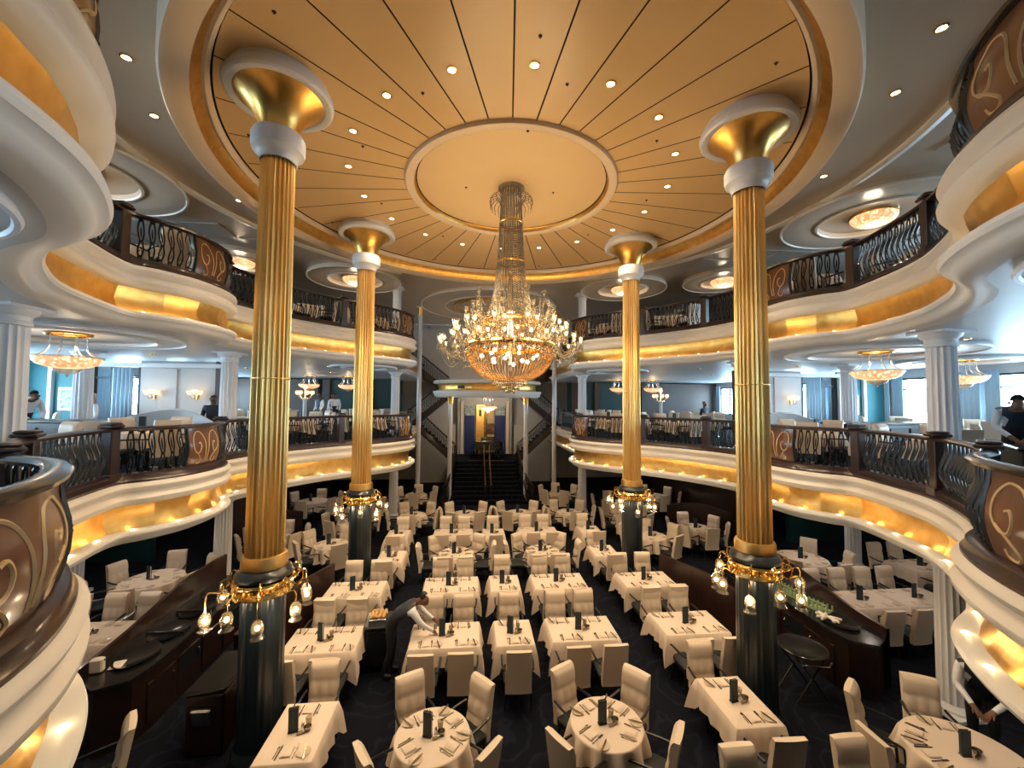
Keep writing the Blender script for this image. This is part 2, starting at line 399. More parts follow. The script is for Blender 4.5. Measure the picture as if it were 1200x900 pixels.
obj_ = struct('trim_%d' % tn, MB().lathe([(7.62, ZT), (7.62, ZT-0.07), (7.52, ZT-0.09), (7.46, ZT-0.05), (7.46, ZT)], 110, (0, DC[1], 0), a0=R(118), a1=R(242)), 'ledge_white', label='slim curved moulding along the upper gallery ceiling'); tn += 1
# square ceiling tiles of the outer upper gallery
tm = MB().bevbox((0, 0, 0), (0.97, 0.97, 0.03), 0.01).mesh('ceiling_tile', 'tile', smooth=False)
for sx in (1, -1):
    for i in range(7):
        for j in range(14):
            x, y = 7.4+i, 3.2+j
            if math.hypot(x, y-DC[1]) < 8.25: continue
            if any(math.hypot(x-a, y-b) < r+0.75 for a, b, r in ((9.4, 9.2, 2.0), (5.5, 16.4, 1.75), (9.0, 14.8, 1.5))): continue
            link('ceiling_tile', tm, cl, (sx*x, y, ZT-0.02))

# ---------------------------------------------------------------- gallery slabs with fascia
S0, S1 = 0.0, LTOT
NS = 300
SS = [S0+(S1-S0)*k/NS for k in range(NS+1)]
CORN = [(-0.30, 0.0), (0.06, 0.0), (0.10, -0.03), (0.115, -0.07), (0.10, -0.11), (0.06, -0.135), (0.04, -0.16), (0.05, -0.19), (0.09, -0.22), (0.12, -0.26), (0.115, -0.31), (0.08, -0.35), (0.02, -0.37), (-0.10, -0.37)]
LEDG = [(-0.20, -0.775), (0.09, -0.775), (0.12, -0.79), (0.13, -0.83), (0.11, -0.87), (0.06, -0.89), (0.04, -0.92), (0.01, -0.96), (-0.04, -0.99), (-0.2, -1.0)]
ledge_pts = []
for zt, lev in DECKS:
    slab = MB()
    for sx in (1, -1):
        rows = [[(ept(s, -0.05, 0, sx)[0], epos(s).y, zt-0.02) for s in SS], [(sx*XW, epos(s).y, zt-0.02) for s in SS]]
        slab.strip(rows)
        slab.strip([[(sx*3.8, 23.2, zt-0.02), (sx*XW, 23.2, zt-0.02)], [(sx*3.8, YB, zt-0.02), (sx*XW, YB, zt-0.02)]])
        slab.strip([[(0, YN, zt-0.02), (sx*XW, YN, zt-0.02)], [(0, -1.2, zt-0.02), (sx*XW, -1.2, zt-0.02)]])
    so = struct('gallery_floor', slab, 'carpet', label='carpeted floor of the %s gallery' % lev, smooth=False)
    sof = MB()
    for sx in (1, -1):
        sof.strip([[ept(s, -0.2, zt-1.0, sx) for s in SS], [(sx*XW, epos(s).y, zt-1.0) for s in SS]])
        sof.strip([[(sx*3.8, 23.2, zt-1.0), (sx*XW, 23.2, zt-1.0)], [(sx*3.8, YB, zt-1.0), (sx*XW, YB, zt-1.0)]])
        sof.strip([[(0, YN, zt-1.0), (sx*XW, YN, zt-1.0)], [(0, -1.2, zt-1.0), (sx*XW, -1.2, zt-1.0)]])
    struct('gallery_soffit', sof, 'soffit' if lev == 'upper' else 'grey_ceiling', label='glossy soffit under the %s gallery' % lev, smooth=False)
    for sx in (1, -1):
        fo = struct('gallery_fascia', MB().strip([[ept(s, d, zt+z, sx) for s in SS] for d, z in CORN]), 'cream', label='double-nosed cream cornice of the %s gallery front' % lev)
        obj('lower_ledge', MB().strip([[ept(s, d, zt+z, sx) for s in SS] for d, z in LEDG]), 'ledge_white', fo)
        s = 1.5; k = 0
        while s < LTOT-0.3:       # gilded panels between cornice and ledge, one flat sheet per piece
            L = 0.62; e = min(s+L, LTOT)
            a0, b0 = ept(s, -0.06, zt-0.365, sx), ept(e, -0.06, zt-0.365, sx); a1, b1 = ept(s, -0.05, zt-0.78, sx), ept(e, -0.05, zt-0.78, sx)
            am, bm = ept(s, -0.12, zt-0.58, sx), ept(e, -0.12, zt-0.58, sx)
            mid = [ept((s+e)/2, o_, zt+z_, sx) for o_, z_ in ((-0.06, -0.365), (-0.12, -0.58), (-0.05, -0.78))]
            obj('gold_panel', MB().strip([[a0, mid[0], b0], [am, mid[1], bm], [a1, mid[2], b1]]), 'gold', fo, ang=60)
            ledge_pts.append((s+0.31, sx, zt, fo)); s = e; k += 1
dl = MB().lathe([(0.001, 0.010), (0.020, 0.010), (0.026, 0.006), (0.034, 0.0)], 12)
dlm = dl.mesh('ledge_light', 'spot_glow')
for s, sx, zt, fo in ledge_pts:
    p = ept(s, 0.03, zt-0.772, sx)
    if p[1] > 20: continue
    link('ledge_light', dlm, fo, p)
    lamp('ledge_lamp', 'POINT', (p[0], p[1], p[2]+0.05), 0.22, (1.0, 0.66, 0.30), 0.02)

# ---------------------------------------------------------------- railings
def bal_mesh():
    mb = MB(); H = 0.70
    def belly(t): return 0.075*max(0, math.sin(PI*min(1, t*1.25)))**1.5   # bow toward the atrium near the foot
    for sg in (-1, 1):
        pts = []
        for k in range(15):
            t = k/14
            w = 0.016+0.020*math.sin(PI*min(1, t/0.42))**2 if t < 0.42 else 0.016+0.024*max(0, math.sin(PI*(t-0.42)/0.58))**1.2
            pts.append((sg*w, belly(t), t*H))
        mb.tube(pts, 0.0125, 4)
    mb.ball((0, belly(0.42), 0.42*H), 0.026, 6, 4); mb.ball((0, belly(0.93), 0.95*H), 0.024, 6, 4); mb.ball((0, 0.02, 0.05), 0.022, 6, 4)
    mb.tube([(0, belly(t), t*H) for t in (0.5, 0.6, 0.7, 0.8)], [0.004, 0.012, 0.012, 0.004], 4)
    mb.tube([(-0.02, belly(.22), .16*H), (0, belly(.24)+0.005, 0.26*H), (0.02, belly(.22), .16*H)], 0.006, 4)
    return mb.mesh('baluster', 'iron')
BAL = bal_mesh()
POSTM = MB().box((0, 0, 0.02), (0.22, 0.22, 0.30)).bevbox((0, 0, 0.5), (0.17, 0.17, 0.75), 0.012).bevbox((0, 0, 0.94), (0.24, 0.24, 0.05), 0.015).bevbox((0, 0, 0.98), (0.20, 0.20, 0.04), 0.015).mesh('newel_post', 'mahogany')
SECT = [(0.55, 3.98, 'A', 'nose at the near end'), (3.98, 5.4, None, 'first span after the near nose'), (5.4, 7.1, None, 'span before the side bay'), (7.1, 9.78, 'B', 'bowed side bay'), (9.78, 11.2, None, 'first span beyond the side bay'),
        (11.2, 12.75, None, 'second span beyond the side bay'), (12.75, 15.4, 'C', 'rounded end facing the stairs'), (15.4, 20.5, None, 'return running back to the stairs')]
EMB = {'A': (2.55, 0.62), 'B': (8.42, 0.42), 'C': (14.45, 0.36)}
def scroll(u0):
    # gold scroll drawn in panel units: u in -1..1, v in 0..1 ; mirrored halves
    out = []
    sp = [(0.06, 0.10), (0.10, 0.45), (0.16, 0.68), (0.34, 0.86), (0.62, 0.90), (0.84, 0.74), (0.86, 0.50), (0.70, 0.34), (0.50, 0.34), (0.40, 0.48), (0.46, 0.60), (0.56, 0.58)]
    lo = [(0.78, 0.40), (0.52, 0.26), (0.36, 0.12), (0.46, 0.04), (0.62, 0.06), (0.66, 0.14)]
    for sg in (1, -1):
        out.append(catmull([(sg*u, v) for u, v in sp], 4)); out.append(catmull([(sg*u, v) for u, v in lo], 4))
    return out
def bump_out(v): return 0.055*math.sin(PI*min(1, v*1.15))
for zt, lev in DECKS:
    for sx in (1, -1):
        for y0, y1, em, desc in SECT:
            sa, sb = s_at_y(y0), s_at_y(y1)
            c0 = ept((sa+sb)/2, -0.1, zt, sx)
            rt = thing('balustrade', 'black iron balustrade, %s gallery, %s, %s' % (lev, desc, H[sx]), 'railing', c0, 0, '%s gallery balustrades' % lev)
            def P(s, off, z): q = ept(s, off, z, sx); return (q[0]-c0[0], q[1]-c0[1], q[2]-c0[2])
            N = max(6, int((sb-sa)/0.09)); ss = [sa+(sb-sa)*k/N for k in range(N+1)]
            obj('base_rail', MB().strip([[P(s, o_, zt+z_) for s in ss] for o_, z_ in ((-0.24, 0), (-0.24, 0.13), (-0.2, 0.15), (-0.03, 0.15), (0.01, 0.12), (0.02, 0.06), (0.05, 0.03), (0.05, 0.0))]), 'mahogany', rt)
            hr = [(-0.155, 0.855), (-0.165, 0.885), (-0.14, 0.91), (-0.085, 0.92), (-0.03, 0.91), (0.0, 0.885), (-0.01, 0.855), (-0.04, 0.845), (-0.12, 0.845), (-0.155, 0.855)]
            obj('handrail', MB().strip([[P(s, o_, zt+z_) for s in ss] for o_, z_ in hr]), 'mahogany' if em != 'A' else 'black_top', rt)
            ex0 = ex1 = None
            if em:
                yc_, hw = EMB[em]; sc_ = s_at_y(yc_); ex0, ex1 = sc_-hw, sc_+hw
                m_ = 18; rows = []
                for v in (0, 0.12, 0.25, 0.4, 0.55, 0.7, 0.85, 1.0):
                    rows.append([P(ex0+(ex1-ex0)*k/m_, -0.06+bump_out(v), zt+0.15+0.69*v) for k in range(m_+1)])
                rows2 = [[P(ex0+(ex1-ex0)*k/m_, -0.10+bump_out(v), zt+0.15+0.69*v) for k in range(m_+1)] for v in (1.0, 0.7, 0.4, 0.25, 0.0)]
                pn = obj('emblem_panel', MB().strip(rows + rows2), 'walnut', rt); pn['label'] = 'walnut panel inlaid with a pale scroll'
                for cv in scroll(0):
                    obj('scroll_inlay', MB().tube([P(sc_+u*hw*0.92, -0.062+bump_out(v), zt+0.15+0.69*v) for u, v in cv], 0.015 if em == 'A' else 0.013, 5), 'inlay', pn)
                for e_ in (ex0-0.03, ex1+0.03):
                    st = MB().tube([P(e_, -0.07+bump_out(v), zt+0.15+0.69*v) for v in (0, .15, .3, .45, .6, .8, 1)], 0.03, 6)
                    obj('panel_frame', st, 'iron', rt)
            nb = max(2, int((sb-sa)/0.155)); 
            for k in range(nb):
                s = sa+0.14+(sb-sa-0.28)*(k+0.5)/nb
                if em and ex0-0.09 < s < ex1+0.09: continue
                p, t, nn = eframe(s)
                b = link('baluster', BAL, rt, P(s, -0.085, zt+0.15))
                b.rotation_euler = (0, 0, math.atan2(nn.y, nn.x*sx)-PI/2)
            for e_ in ((sa, sb) if em == 'A' else (sb,)):
                p, t, nn = eframe(e_)
                q = link('newel_post', POSTM, rt, P(e_, -0.085, zt)); q.rotation_euler = (0, 0, math.atan2(nn.y, nn.x*sx))

# ---------------------------------------------------------------- tall gilded columns with lamp rings
PIL = [(-3.73, 6.16), (3.73, 6.16), (-3.73, 11.17), (3.73, 11.17)]
def make_pillar():
    t = thing('gilded_column', 'x', 'column')
    obj('plinth', MB().lathe([(0.34, 0), (0.34, 0.06), (0.33, 0.12), (0.30, 0.16), (0.29, 0.2)], 32), 'pillar_dark', t)
    obj('dark_shaft', MB().lathe([(0.285, 0.18), (0.285, 2.28)], 96, flute=(20, 0.010)), 'pillar_dark', t)
    obj('dark_collar', MB().lathe([(0.29, 2.42), (0.36, 2.44), (0.37, 2.49), (0.33, 2.55), (0.27, 2.58)], 32), 'pillar_dark', t)
    obj('gold_base', MB().lathe([(0.27, 2.575), (0.295, 2.58), (0.295, 2.70), (0.28, 2.74), (0.25, 2.75)], 36), 'gold_shaft', t)
    obj('fluted_shaft', MB().lathe([(0.252, 2.74), (0.248, 4.6), (0.24, 6.5), (0.228, 8.45)], 192, flute=(24, 0.026)), 'gold_shaft', t)
    obj('shaft_joint', MB().lathe([(0.25, 5.22), (0.2535, 5.225), (0.2535, 5.235), (0.25, 5.24)], 36), 'gold_shaft', t)
    obj('collar', MB().lathe([(0.24, 8.43), (0.255, 8.44), (0.255, 8.50), (0.29, 8.56), (0.345, 8.59), (0.36, 8.64), (0.36, 8.80), (0.335, 8.85), (0.24, 8.86)], 40), 'white', t)
    obj('trumpet_capital', MB().lathe([(0.25, 8.85), (0.262, 8.92), (0.29, 9.02), (0.335, 9.12), (0.40, 9.22), (0.48, 9.31), (0.555, 9.37), (0.60, 9.40)], 48), 'gold', t)
    obj('rim', MB().lathe([(0.60, 9.40), (0.62, 9.385), (0.70, 9.385), (0.73, 9.41), (0.74, 9.47), (0.72, 9.52), (0.66, 9.55), (0.66, 9.64)], 48), 'white', t)
    return t
pp = Proto(make_pillar)
for (x, y) in PIL:
    pp.at((x, y, 0), 0, 'tall fluted gold column with trumpet capital, %s, %s' % ('nearer the service consoles' if y < 8 else 'nearer the staircase', H[1 if x > 0 else -1]), 'gilded columns around the dome')
def make_ring():
    t = thing('column_lamp_ring', 'x', 'lamp')
    obj('band', MB().lathe([(0.29, 2.20), (0.34, 2.20), (0.37, 2.23), (0.36, 2.27), (0.345, 2.30), (0.36, 2.34), (0.39, 2.36), (0.40, 2.39), (0.38, 2.42), (0.30, 2.43)], 40), 'brass', t)
    for k in range(28):
        a = 2*PI*k/28
        pass
    orn = MB()
    for k in range(28):
        a = 2*PI*k/28; orn.ball((0.355*math.cos(a), 0.355*math.sin(a), 2.295), 0.022, 6, 4)
    oo = obj('beading', orn, 'brass', t); oo['kind'] = 'stuff'
    for k in range(9):
        a = 2*PI*(k+0.25)/9; dz = -0.10*(k % 2); ca, sa = math.cos(a), math.sin(a)
        r1 = 0.56 + 0.05*(k % 3)
        def Q(r, z): return (r*ca, r*sa, z)
        arm = MB().tube([Q(r, z) for r, z in catmull([(0.37, 2.30), (0.44, 2.26), (0.50, 2.34), (0.50, 2.44), (0.44, 2.48), (0.40, 2.42), (0.44, 2.38)], 3)], 0.012, 5)
        arm.tube([Q(r, z) for r, z in catmull([(0.44, 2.26), (r1-0.06, 2.34), (r1, 2.30), (r1, 2.20+dz)], 3)], 0.011, 5)
        ao = obj('scroll_arm', arm, 'brass', t)
        c = Q(r1, 0)
        obj('globe_shade', MB().lathe([(0.028, 2.20+dz), (0.055, 2.17+dz), (0.073, 2.12+dz), (0.070, 2.06+dz), (0.05, 2.02+dz), (0.065, 1.985+dz), (0.085, 1.97+dz)], 14, (c[0], c[1], 0)), 'cup_glass', ao)
        obj('bulb', MB().ball((c[0], c[1], 2.10+dz), 0.032, 8, 6), 'bulb', ao)
    return t
rp = Proto(make_ring)
for i, (x, y) in enumerate(PIL):
    rp.at((x, y, 0), 0.3*i, 'brass lamp ring with glass globes on gold column %s, %s' % ('by the consoles' if y < 8 else 'nearer the stairs', H[1 if x > 0 else -1]), 'column lamp rings')
    for k in range(4):
        a = 2*PI*(k+0.5)/4
        lamp('column_lamp', 'POINT', (x+0.66*math.cos(a), y+0.66*math.sin(a), 2.05), 9, WARM2, 0.06)

# ---------------------------------------------------------------- white fluted columns through the galleries
def column(name, x, y, z0, z1, r, label, group, fl=True):
    t = thing(name, label, 'column', (x, y, z0), 0, group); h = z1-z0
    obj('base', MB().bevbox((0, 0, 0.04), (2.7*r, 2.7*r, 0.08), 0.01).lathe([(r*1.3, 0.08), (r*1.3, 0.12), (r*1.12, 0.16), (r*1.02, 0.2)], 28), 'column_white', t)
    obj('shaft', MB().lathe([(r, 0.18), (r*0.98, h*0.5), (r*0.93, h-0.26)], 80, flute=(16, r*0.11) if fl else None), 'column_white', t)
    obj('capital', MB().lathe([(r*0.92, h-0.27), (r*1.06, h-0.26), (r*1.06, h-0.22), (r*0.98, h-0.20), (r*1.02, h-0.14), (r*1.28, h-0.09), (r*1.36, h-0.05), (r*1.36, h)], 28).box((0, 0, h-0.02), (r*2.9, r*2.9, 0.04)), 'column_white', t)
    return t
WC = [(6.95, 5.95, 0.2), (7.15, 11.2, 0.2), (10.7, 11.3, 0.2), (4.1, 17.7, 0.19), (10.7, 5.6, 0.2)]
for sx in (1, -1):
    for q, (x, y, r) in enumerate(WC):
        place = ('by the near service console', 'by the side bay', 'in the outer seating area', 'flanking the staircase', 'in the outer near corner')[q]
        column('white_column', sx*x, y, 0, 2.54, r, 'white fluted column on the main floor %s, %s' % (place, H[sx]), 'white main floor columns')
        column('white_column', sx*x, y, 3.52, 6.15, r, 'white fluted column on the lower gallery %s, %s' % (place, H[sx]), 'white lower gallery columns')
        if q == 3: column('white_column', sx*x, y, 7.13, CEIL+0.06, r, 'white fluted column on the upper gallery %s, %s' % (place, H[sx]), 'white upper gallery columns')

# ---------------------------------------------------------------- downlights
DLM = MB().lathe([(0.001, -0.006), (0.052, -0.006)], 16)
DLR = MB().lathe([(0.052, -0.004), (0.056, -0.014), (0.075, -0.010), (0.078, 0.004)], 20)
def make_dl():
    t = thing('downlight', 'x', 'light')
    obj('bezel', DLR, 'brass', t); obj('lens', DLM, 'downlight_glow', t); return t
dp = Proto(make_dl)
for k in range(18):
    a = R(-90+20*k); p = (3.4*math.cos(a), DC[1]+3.4*math.sin(a), 9.632)
    dp.at(p, 0, 'round recessed downlight glowing in a panel of the amber dome', 'dome downlights')
    lamp('dome_lamp', 'SPOT', (p[0], p[1], p[2]-0.05), 140, WARM2, 0.06, 110, 0.7)
for r_, a in ((6.75, -40), (6.6, -30), (6.7, -9), (6.4, 205), (6.5, 193), (6.75, 167), (6.65, 110), (6.75, 93), (6.7, 70), (6.7, 12), (6.7, 30), (6.7, 50), (6.7, 150), (6.7, 130), (6.7, 220), (6.7, -55), (6.7, 235)):
    a = R(a); p = (r_*math.cos(a), DC[1]+r_*math.sin(a), CEIL+0.056)
    dp.at(p, 0, 'round recessed downlight in the grey ceiling outside the dome ring', 'outer ceiling downlights')
    lamp('ceiling_lamp', 'SPOT', (p[0], p[1], p[2]-0.05), 40, WARM2, 0.06, 120, 0.7)
for sx in (1, -1):
    for (x, y) in ((8.2, 6.5), (8.2, 8.5), (8.0, 10.3), (9.6, 12.0), (7.2, 13.6), (6.0, 15.2), (9.5, 16.5), (7.0, 18.5), (11.5, 9.0), (11.5, 6.0), (5.8, 3.0), (8.0, 3.5)):
        dp.at((sx*x, y, 6.146), 0, 'round recessed downlight in the soffit over the lower gallery', 'lower gallery downlights')
        lamp('gallery_lamp', 'SPOT', (sx*x, y, 6.09), 24, NEUT, 0.06, 130, 0.7)
        dp.at((sx*x, y, 2.536), 0, 'round recessed downlight in the soffit over the main floor edge', 'main floor edge downlights')
        lamp('aisle_lamp', 'SPOT', (sx*x, y, 2.48), 26, NEUT, 0.06, 140, 0.7)
SPM = MB().lathe([(0.001, -0.03), (0.010, -0.03), (0.012, -0.012), (0.026, -0.006), (0.026, 0)], 8).mesh('sprinkler_head', 'frame_dark')
for r_, a in [(3.85, -90)] + [(3.16, -121+20.3*k) for k in range(18) if k % 2 == 0] + [(5.03, -130.5+20.4*k) for k in range(18) if k % 2 == 0]:
    a = R(a); o = link('sprinkler_head', SPM, None, (r_*math.cos(a), DC[1]+r_*math.sin(a), 9.634))
    tag(o, 'tiny dark sprinkler head in a panel of the amber dome', 'sprinkler', 'dome sprinklers')
for x, y in ((0.1, 6.83), (-1.01, 8.84), (0.96, 8.84)):
    o = link('sprinkler_head', SPM, None, (x, y, 9.69)); tag(o, 'tiny dark sprinkler head on the ceiling medallion around the chandelier', 'sprinkler', 'medallion sprinklers')

# ================================================================== GREAT CHANDELIER
def strand_set(pathf, n, r, a_off=0, sides=4):
    mb = MB()
    for k in range(n):
        a = 2*PI*k/n + a_off
        mb.tube([(rr*math.cos(a), rr*math.sin(a), z) for rr, z in pathf], r, sides, cap=False)
    return mb
def bead_set(pathf, n, r, step, a_off=0):
    mb = MB()
    L = [0]
    for a, b in zip(pathf, pathf[1:]): L.append(L[-1]+math.hypot(b[0]-a[0], b[1]-a[1]))
    m = int(L[-1]/step); pos = []
    for q in range(m):
        d = (q+0.5)*step
        for i in range(len(L)-1):
            if L[i] <= d <= L[i+1]:
                t = (d-L[i])/(L[i+1]-L[i]); pos.append((pathf[i][0]+(pathf[i+1][0]-pathf[i][0])*t, pathf[i][1]+(pathf[i+1][1]-pathf[i][1])*t)); break
    for k in range(n):
        a = 2*PI*k/n + a_off; ca, sa = math.cos(a), math.sin(a)
        for rr, z in pos:
            c = Vector((rr*ca, rr*sa, z))
            mb.add([c+Vector((0, 0, r*1.3)), c+Vector((r, 0, 0)), c+Vector((0, r, 0)), c-Vector((r, 0, 0)), c-Vector((0, r, 0)), c-Vector((0, 0, r*1.3))],
                   [(0, 1, 2), (0, 2, 3), (0, 3, 4), (0, 4, 1), (5, 2, 1), (5, 3, 2), (5, 4, 3), (5, 1, 4)])
    return mb
ch = thing('grand_chandelier', 'towering crystal chandelier with tiers of glass arms hanging from the dome', 'chandelier', (0, DC[1], 0))
def stuff(o): o['kind'] = 'stuff'; return o
obj('ceiling_plate', MB().lathe([(0.001, 9.69), (0.30, 9.69), (0.30, 9.67), (0.24, 9.65), (0.16, 9.64)], 32), 'crystal', ch)
stuff(obj('crown_curls', strand_set(catmull([(0.22, 9.18), (0.25, 9.36), (0.34, 9.48), (0.43, 9.46), (0.48, 9.38), (0.46, 9.30)], 3), 26, 0.010), 'crystal', ch))
stuff(obj('crown_drops', bead_set([(0.46, 9.31), (0.46, 9.18)], 26, 0.014, 0.035), 'crystal', ch))
stuff(obj('crown_rods', strand_set([(0.21, 9.66), (0.23, 9.3), (0.245, 8.9)], 22, 0.013), 'crystal', ch))
obj('upper_band', MB().lathe([(0.245, 8.93), (0.265, 8.92), (0.27, 8.89), (0.255, 8.86)], 36), 'brass', ch)
obj('inner_stem', MB().lathe([(0.05, 9.6), (0.05, 7.0), (0.12, 6.9), (0.06, 6.6), (0.05, 5.6)], 12), 'steel', ch)
col_path = [(0.25, 8.9), (0.27, 8.5), (0.30, 8.0), (0.335, 7.6), (0.385, 7.25), (0.47, 6.95), (0.58, 6.72)]
stuff(obj('column_strands', strand_set(catmull(col_path, 2), 56, 0.0075), 'crystal', ch))
stuff(obj('column_beads', bead_set(catmull(col_path, 2), 28, 0.0145, 0.052, 0.05), 'crystal', ch))
obj('middle_band', MB().lathe([(0.298, 8.03), (0.315, 8.02), (0.315, 7.99), (0.30, 7.98)], 36), 'brass', ch)
obj('shoulder_ring', MB().lathe([(0.57, 6.75), (0.62, 6.74), (0.63, 6.69), (0.58, 6.67)], 40), 'brass', ch)
obj('bowl_ring', MB().lathe([(0.90, 6.20), (0.98, 6.19), (1.01, 6.14), (0.99, 6.09), (0.92, 6.07)], 56), 'brass', ch)
bowl_path = catmull([(0.96, 6.10), (0.95, 5.95), (0.88, 5.76), (0.74, 5.58), (0.56, 5.46), (0.36, 5.39)], 4)
stuff(obj('bowl_strands', strand_set(bowl_path, 70, 0.006, sides=4), 'crystal_amber', ch))
stuff(obj('bowl_beads', bead_set(bowl_path, 70, 0.018, 0.046), 'crystal_amber', ch))
stuff(obj('upper_skirt', bead_set(catmull([(0.60, 6.70), (0.74, 6.52), (0.88, 6.34), (0.95, 6.18)], 3), 60, 0.016, 0.05), 'crystal_amber', ch))
for i, (r_, zt_, h_) in enumerate(((0.38, 5.40, 0.11), (0.29, 5.32, 0.10), (0.20, 5.24, 0.09), (0.11, 5.17, 0.08))):
    nb = int(2*PI*r_/0.045)
    stuff(obj('pendant_tier', bead_set([(r_, zt_), (r_, zt_-h_)], nb, 0.017, 0.036), 'crystal', ch))
    obj('tier_hoop', MB().lathe([(r_-0.01, zt_), (r_+0.008, zt_), (r_+0.008, zt_-0.012), (r_-0.01, zt_-0.012)], 28), 'brass', ch)
inner = MB()
for k in range(14):
    a = 2*PI*k/14; rr = 0.62 if k % 2 else 0.38
    bo = obj('bulb', MB().ball((rr*math.cos(a), rr*math.sin(a), 5.80+0.12*(k % 3)), 0.042, 8, 6), 'bulb', ch)
CUP = MB().lathe([(0.012, -0.10), (0.035, -0.085), (0.05, -0.075), (0.014, -0.07), (0.014, 0.0), (0.03, 0.01), (0.047, 0.05), (0.044, 0.085), (0.058, 0.115)], 10).mesh('glass_cup', 'cup_glass')
BULB = MB().lathe([(0.001, 0.01), (0.02, 0.03), (0.022, 0.055), (0.010, 0.08), (0.001, 0.09)], 8).mesh('candle_bulb', 'bulb')
BULBO = MB().lathe([(0.001, 0.01), (0.014, 0.03), (0.016, 0.055), (0.008, 0.08), (0.001, 0.09)], 8).mesh('candle_bulb', 'crystal')
DROP = bead_set([(0.045, -0.09), (0.045, -0.20)], 5, 0.013, 0.032).mesh('crystal_drops', 'crystal')
TIERS = [(12, 1.54, 6.20, 0.96, 6.12, 3, True), (12, 1.27, 6.55, 0.88, 6.32, 2, True), (10, 1.00, 6.90, 0.70, 6.56, 2, False), (8, 0.76, 7.22, 0.60, 6.72, 1, False)]
sw = MB()
for ti, (n_, ro, zo, ri, zi, nl, lit) in enumerate(TIERS):
    for k in range(n_):
        a = 2*PI*(k+0.5*(ti % 2))/n_; heads = []
        for q in range(nl):
            da = (q-(nl-1)/2)*0.16; rr = ro*(1.0-0.07*(1-abs(q-(nl-1)/2)) if nl > 1 else 1); zz = zo + (0.10 if nl == 3 and q == 1 else 0) - 0.04*(q % 2)
            heads.append((rr*math.cos(a+da), rr*math.sin(a+da), zz))
        am = MB()
        for hx, hy, hz in heads:
            ax, ay = ri*math.cos(a), ri*math.sin(a)
            pts = []
            for t in [i/9 for i in range(10)]:
                pts.append((ax+(hx-ax)*t, ay+(hy-ay)*t, zi+(hz-0.10-zi)*t - 0.26*max(0, math.sin(PI*t))*(1-0.35*t)))
            am.tube(pts, 0.0125, 5)
        ar = obj('glass_arm', am, 'crystal', ch)
        for hx, hy, hz in heads:
            link('glass_cup', CUP, ar, (hx, hy, hz)); link('candle_bulb', BULB if lit else BULBO, ar, (hx, hy, hz))
            d_ = link('crystal_drops', DROP, ar, (hx, hy, hz)); d_['kind'] = 'stuff'
        # swags to the neighbouring arm
        a2 = a + 2*PI/n_
        p0 = Vector((ro*math.cos(a), ro*math.sin(a), zo-0.08)); p1 = Vector((ro*math.cos(a2), ro*math.sin(a2), zo-0.08))
        for sag, rs in ((0.22, 0.97), (0.36, 0.90)):
            sw.tube([((p0.x+(p1.x-p0.x)*t)*rs, (p0.y+(p1.y-p0.y)*t)*rs, p0.z-sag*(1-(2*t-1)**2)) for t in [i/10 for i in range(11)]], 0.0075, 4, cap=False)
        inw = Vector((ri*math.cos(a), ri*math.sin(a), zi+0.05))
        sw.tube([tuple(p0.lerp(inw, t) + Vector((0, 0, 0.12-0.30*(1-(2*t-1)**2)))) for t in [i/8 for i in range(9)]], 0.0075, 4, cap=False)
        sw.tube([tuple(p0.lerp(inw, t) + Vector((0, 0, -0.06-0.42*(1-(2*t-1)**2)))) for t in [i/8 for i in range(9)]], 0.006, 4, cap=False)
stuff(obj('crystal_swags', sw, 'crystal', ch))
for k in range(6):
    a = 2*PI*k/6; lamp('chandelier_lamp', 'POINT', (1.25*math.cos(a), DC[1]+1.25*math.sin(a), 6.62), 34, WARM, 0.2)
lamp('chandelier_core', 'POINT', (0, DC[1], 5.85), 75, (1.0, 0.62, 0.26), 0.25)
lamp('chandelier_upper', 'POINT', (0, DC[1]-0.0, 7.35), 20, WARM, 0.15)

# ================================================================== BOWL CHANDELIERS ON THE GALLERIES
def bowl_mat():
    m = bpy.data.materials.new('beaded_bowl'); m.use_nodes = True; nt = m.node_tree; b = nt.nodes['Principled BSDF']
    b.inputs['Base Color'].default_value = (0.9, 0.75, 0.55, 1); b.inputs['Roughness'].default_value = 0.25
    tc = nt.nodes.new('ShaderNodeTexCoord'); v = nt.nodes.new('ShaderNodeTexVoronoi'); v.inputs['Scale'].default_value = 16
    nt.links.new(tc.outputs['Object'], v.inputs['Vector'])
    cr = nt.nodes.new('ShaderNodeValToRGB'); cr.color_ramp.elements[0].position = 0.05; cr.color_ramp.elements[1].position = 0.55
    cr.color_ramp.elements[0].color = (1.0, 0.80, 0.48, 1); cr.color_ramp.elements[1].color = (0.34, 0.13, 0.035, 1)
    nt.links.new(v.outputs['Distance'], cr.inputs[0]); nt.links.new(cr.outputs[0], b.inputs['Emission Color']); b.inputs['Emission Strength'].default_value = 1.5
    MATS['beaded_bowl'] = m
bowl_mat()
